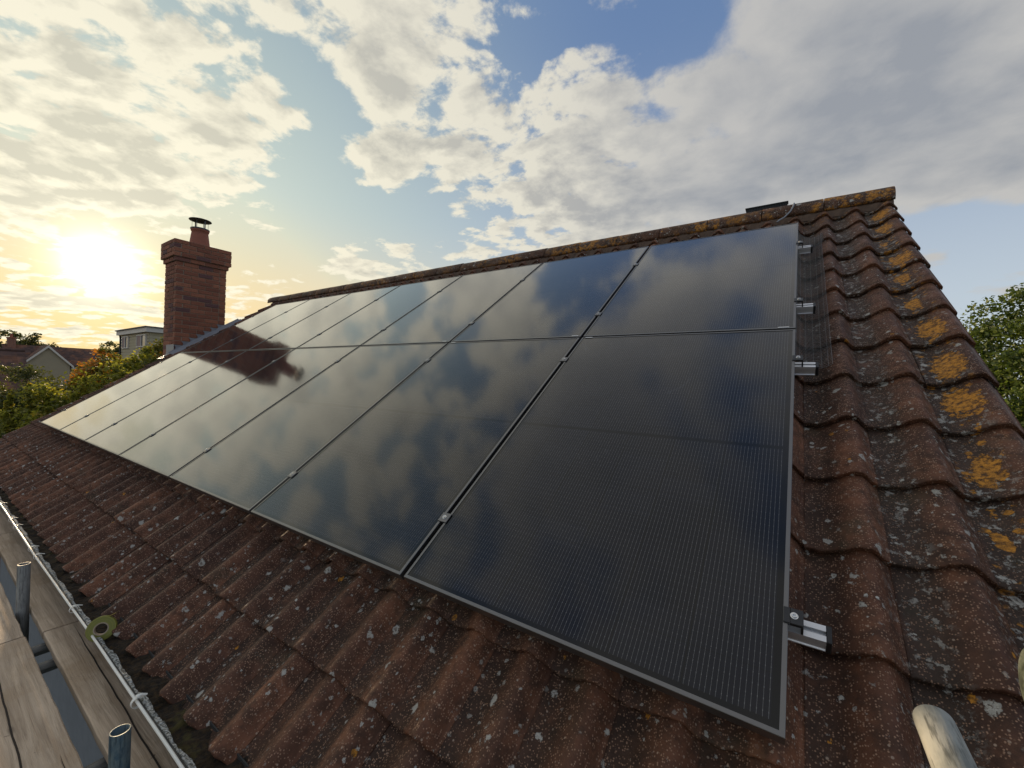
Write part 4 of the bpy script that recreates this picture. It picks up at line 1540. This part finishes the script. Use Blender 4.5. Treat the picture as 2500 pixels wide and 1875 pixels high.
for (x0, x1, z0, z1) in ((-52.1, -50.4, 2.85, 3.80), (-47.8, -45.5, 2.88, 3.80)):
    bm = bmesh.new(); box(bm, x0, x1, 10.52, 10.59, z0, z1, M=iC)
    w_ = obj('window', bm, M_WGLASS, hC)
    bm = bmesh.new()
    for (a0, a1, b0, b1) in ((x0 - .08, x0, z0 - .08, z1 + .08), (x1, x1 + .08, z0 - .08, z1 + .08), (x0, x1, z1, z1 + .08), (x0, x1, z0 - .08, z0), ((x0 + x1) / 2 - .05, (x0 + x1) / 2 + .05, z0, z1)):
        box(bm, a0, a1, 10.46, 10.58, b0, b1, M=iC)
    obj('frame', bm, M_WHITE, w_)
    bm = bmesh.new(); box(bm, x0 + 0.05, x0 + 0.4 * (x1 - x0), 10.500, 10.518, z0, z1, M=iC)
    obj('curtain', bm, M_CURT, w_)
bm = bmesh.new(); tube(bm, [iC @ Vector((-52.95, 10.50, 4.05)), iC @ Vector((-52.75, 10.50, 3.75)), iC @ Vector((-52.75, 10.50, -5))], 0.07, 8)
obj('downpipe', bm, M_BLACK, hC)

# low lean-to roof at the left border
hF = tag(empty('lean_to', (-18.5, 0.0, -5)), 'pale edged lean-to roof low at the left border', 'outbuilding')
iF = Matrix.Translation((18.5, 0.0, 5))
bm = bmesh.new(); box(bm, -20.5, -17.6, -2.6, 0.68, -5, -1.2, M=iF); obj('wall', bm, M_WALL, hF)
bm = bmesh.new()
vs = [bm.verts.new(iF @ Vector(p)) for p in ((-17.4, 0.92, -1.12), (-17.4, -2.8, 0.6), (-20.8, -2.8, 0.6), (-20.8, 0.92, -1.12))]
f = bm.faces.new(vs)
bmesh.ops.solidify(bm, geom=[f], thickness=0.09)
rfF = obj('roof', bm, M_FTILE, hF)
bm = bmesh.new(); tube(bm, [iF @ Vector((-17.38, 0.94, -1.10)), iF @ Vector((-17.38, -2.8, 0.64))], 0.045, 6)
obj('verge_trim', bm, M_WHITE, rfF)


# ------------------------------------------------------------------ trees and bushes
def leaf_mat(name, a, b, c_=None, trans=0.35):
    mt, g, bs = new_mat(name)
    at = mt.node_tree.nodes.new('ShaderNodeAttribute'); at.attribute_name = 'tone'
    f = at.outputs['Fac']
    cc = g.mix(g.step(f, 0.0, 0.75), a, b)
    if c_: cc = g.mix(g.step(f, 0.80, 0.9), cc, c_)
    g.put(bs.inputs['Base Color'], cc)
    bs.inputs['Roughness'].default_value = 0.55
    tr = mt.node_tree.nodes.new('ShaderNodeBsdfTranslucent')
    g.put(tr.inputs['Color'], g.mix(1.0, cc, (1.25, 1.3, 0.7), 'MULTIPLY'))
    mx = mt.node_tree.nodes.new('ShaderNodeMixShader'); mx.inputs[0].default_value = trans
    mt.node_tree.links.new(bs.outputs[0], mx.inputs[1]); mt.node_tree.links.new(tr.outputs[0], mx.inputs[2])
    mt.node_tree.links.new(mx.outputs[0], mt.node_tree.nodes['Material Output'].inputs[0])
    return mt


M_BARK = plain('bark', (0.09, 0.065, 0.045), 0.9, bump=0.01)


def leaves_mesh(name, clumps, nper, size, mat, seed, tones=None, flat=0.5):
    rng = random.Random(seed)
    V, F, T = [], [], []
    for (c, rad, tone) in clumps:
        for _ in range(nper):
            d = Vector((rng.gauss(0, 1), rng.gauss(0, 1), rng.gauss(0, 0.85)))
            d = d.normalized() * (rng.random() ** 0.45)
            p = c + Vector((d.x * rad[0], d.y * rad[1], d.z * rad[2]))
            s = size * rng.uniform(0.6, 1.3)
            nrm = Vector((rng.gauss(0, 1), rng.gauss(0, 1), rng.gauss(0, 1) + flat * 2)).normalized()
            t = nrm.orthogonal().normalized()
            t = Matrix.Rotation(rng.uniform(0, 6.28), 3, nrm) @ t
            b = nrm.cross(t)
            i0 = len(V)
            V += [tuple(p - t * s * 0.5), tuple(p + b * s * 0.3 - nrm * s * 0.06), tuple(p + t * s * 0.5 - nrm * s * 0.12), tuple(p - b * s * 0.3 - nrm * s * 0.06)]
            F.append((i0, i0 + 1, i0 + 2, i0 + 3))
            T.append(min(1.0, max(0.0, tone + rng.uniform(-0.3, 0.3))))
    me = bpy.data.meshes.new(name)
    me.from_pydata(V, [], F)
    at = me.attributes.new('tone', 'FLOAT', 'FACE')
    at.data.foreach_set('value', T)
    me.materials.append(mat)
    return me


def tree(name, label, cat, base, crown_c, crown_r, nclump, nper, leaf, mat, seed, group=None, shoots=False, trunk_r=0.12, spread=0.30, tonef=None):
    root = tag(empty(name, base), label, cat, group)
    rng = random.Random(seed)
    inv_ = -Vector(base)
    c0 = Vector(crown_c)
    clumps = []; limbs = []
    for i in range(nclump):
        while True:
            d = Vector((rng.uniform(-1, 1), rng.uniform(-1, 1), rng.uniform(-1, 1)))
            if d.length < 1: break
        d = d.normalized() * (d.length ** 0.55)
        lump = 1.0 + 0.28 * mathutils.noise.noise(d * 2.3 + Vector((seed, 0, 0)))
        p = c0 + Vector((d.x * crown_r[0], d.y * crown_r[1], d.z * crown_r[2])) * lump
        rr = spread * rng.uniform(0.6, 1.25)
        rad = (rr, rr, rr * (0.7 if not shoots else 1.1))
        tone = rng.uniform(0.15, 0.75) if tonef is None else tonef(p, rng)
        clumps.append((p + inv_, rad, tone))
        limbs.append(p)
    if shoots:
        for i in range(shoots):
            a = rng.uniform(0, 6.28); r = rng.random() ** 0.5
            p = c0 + Vector((math.cos(a) * r * crown_r[0], math.sin(a) * r * crown_r[1], crown_r[2] * (0.75 * math.sqrt(max(0, 1 - r * r)))))
            h = rng.uniform(0.25, 0.75)
            for q in range(5):
                clumps.append((p + inv_ + Vector((0, 0, h * q / 4)), (0.09 - 0.012 * q, 0.09 - 0.012 * q, 0.09), rng.uniform(0.5, 0.8)))
    o = link('crown', leaves_mesh('crown', clumps, nper, leaf, mat, seed), root)
    bm = bmesh.new()
    top = c0 + Vector((0, 0, crown_r[2] * 0.3)) + inv_
    tube(bm, [(0, 0, 0), top * 0.33 + Vector((0.05, 0.04, 0)), top * 0.66 + Vector((-0.04, 0.05, 0)), top], [trunk_r, trunk_r * 0.8, trunk_r * 0.55, trunk_r * 0.15], 8)
    for i in range(0, len(limbs), max(1, len(limbs) // 26)):
        e_ = limbs[i] + inv_
        st = top * rng.uniform(0.35, 0.8)
        mid_ = (st + e_) / 2 + Vector((0, 0, -0.05 * (e_ - st).length))
        tube(bm, [st, mid_, e_], [trunk_r * 0.35, trunk_r * 0.22, trunk_r * 0.07], 5)
    obj('trunk', bm, M_BARK, root, True)
    return root


L_OLIVE = leaf_mat('leaf_olive', (0.045, 0.055, 0.016), (0.12, 0.125, 0.038))
L_YEL = leaf_mat('leaf_yellowgreen', (0.08, 0.095, 0.018), (0.30, 0.29, 0.05), (0.42, 0.30, 0.04), trans=0.5)
L_ORG = leaf_mat('leaf_autumn', (0.08, 0.09, 0.020), (0.22, 0.20, 0.035), (0.52, 0.20, 0.025))
L_GRN = leaf_mat('leaf_green', (0.04, 0.065, 0.014), (0.12, 0.16, 0.032))
L_BRT = leaf_mat('leaf_bright', (0.10, 0.15, 0.015), (0.34, 0.38, 0.03))
G0 = -5.0
gr_ = 'garden trees and bushes beyond the far gable'
tree('conifer_bush', 'dark olive feathery bush at the left border under the brown roof', 'bush', (-19.0, 0.7, G0), (-19.0, 0.75, -1.2), (1.8, 1.75, 1.9), 380, 90, 0.09, L_OLIVE, 41, gr_, spread=0.32)
tree('leafy_bush', 'yellow green leafy bush with upright shoots at the left border', 'bush', (-14.6, 0.95, G0), (-14.6, 0.85, -1.6), (1.3, 0.80, 1.7), 300, 80, 0.085, L_YEL, 42, gr_, shoots=26, spread=0.24)
tree('leafy_bush', 'yellow green bush beside the tiled verge, in front of the taller ones', 'bush', (-14.2, 1.9, G0), (-14.2, 1.75, -1.35), (1.3, 0.85, 1.9), 300, 80, 0.085, L_YEL, 43, gr_, shoots=12, spread=0.26)
tree('autumn_tree', 'small tree turning orange at its top, right of the cream gable', 'tree', (-18.4, 2.75, G0), (-18.4, 2.6, -0.85), (1.4, 0.85, 2.0), 320, 80, 0.095, L_ORG, 44, gr_, spread=0.28,
     tonef=lambda p, r: (0.95 if (p.z > 0.15 and p.y < 2.65 and r.random() < 0.7) else r.uniform(0.1, 0.7)))
tree('green_tree', 'green tree between the orange tree and the weatherboarded house', 'tree', (-18.2, 3.9, G0), (-18.2, 3.75, -0.55), (1.5, 0.95, 1.95), 320, 80, 0.10, L_YEL, 45, gr_, spread=0.28)
tree('green_tree', 'green tree growing close to the left side of the brick chimney', 'tree', (-17.2, 4.1, G0), (-16.8, 4.05, -0.15), (1.2, 0.75, 2.1), 300, 80, 0.09, L_ORG, 46, gr_, spread=0.24)
tree('distant_tree', 'thin leaved distant tree behind the brick stack of the cream house', 'tree', (-115, 8.0, G0), (-115, 9.3, 3.6), (3.5, 6.2, 3.6), 150, 60, 0.42, L_OLIVE, 47, None, trunk_r=0.3, spread=0.9)
tree('distant_tree', 'thin leaved distant tree left of the weatherboarded house', 'tree', (-90, 18.2, G0), (-90, 18.0, 1.4), (3.0, 2.6, 3.6), 120, 60, 0.32, L_OLIVE, 48, None, trunk_r=0.25, spread=0.7)
tree('garden_tree', 'dark green tree rising behind the right verge of the roof', 'tree', (4.6, 12.4, G0), (4.6, 12.2, -0.15), (2.15, 1.9, 3.0), 900, 120, 0.085, L_GRN, 49, None, spread=0.36, trunk_r=0.2)
tree('yellow_bush', 'bright yellow green bush low at the right border', 'bush', (3.7, 8.6, G0), (3.7, 8.5, -1.6), (1.2, 1.0, 2.05), 300, 90, 0.085, L_BRT, 50, None, spread=0.26)
tree('yellow_bush', 'muted green tree top behind the dark tree at the right border', 'tree', (9.5, 18.5, G0), (9.5, 18.3, -0.9), (3.2, 3.2, 3.3), 240, 60, 0.14, L_YEL, 51, None, spread=0.5)
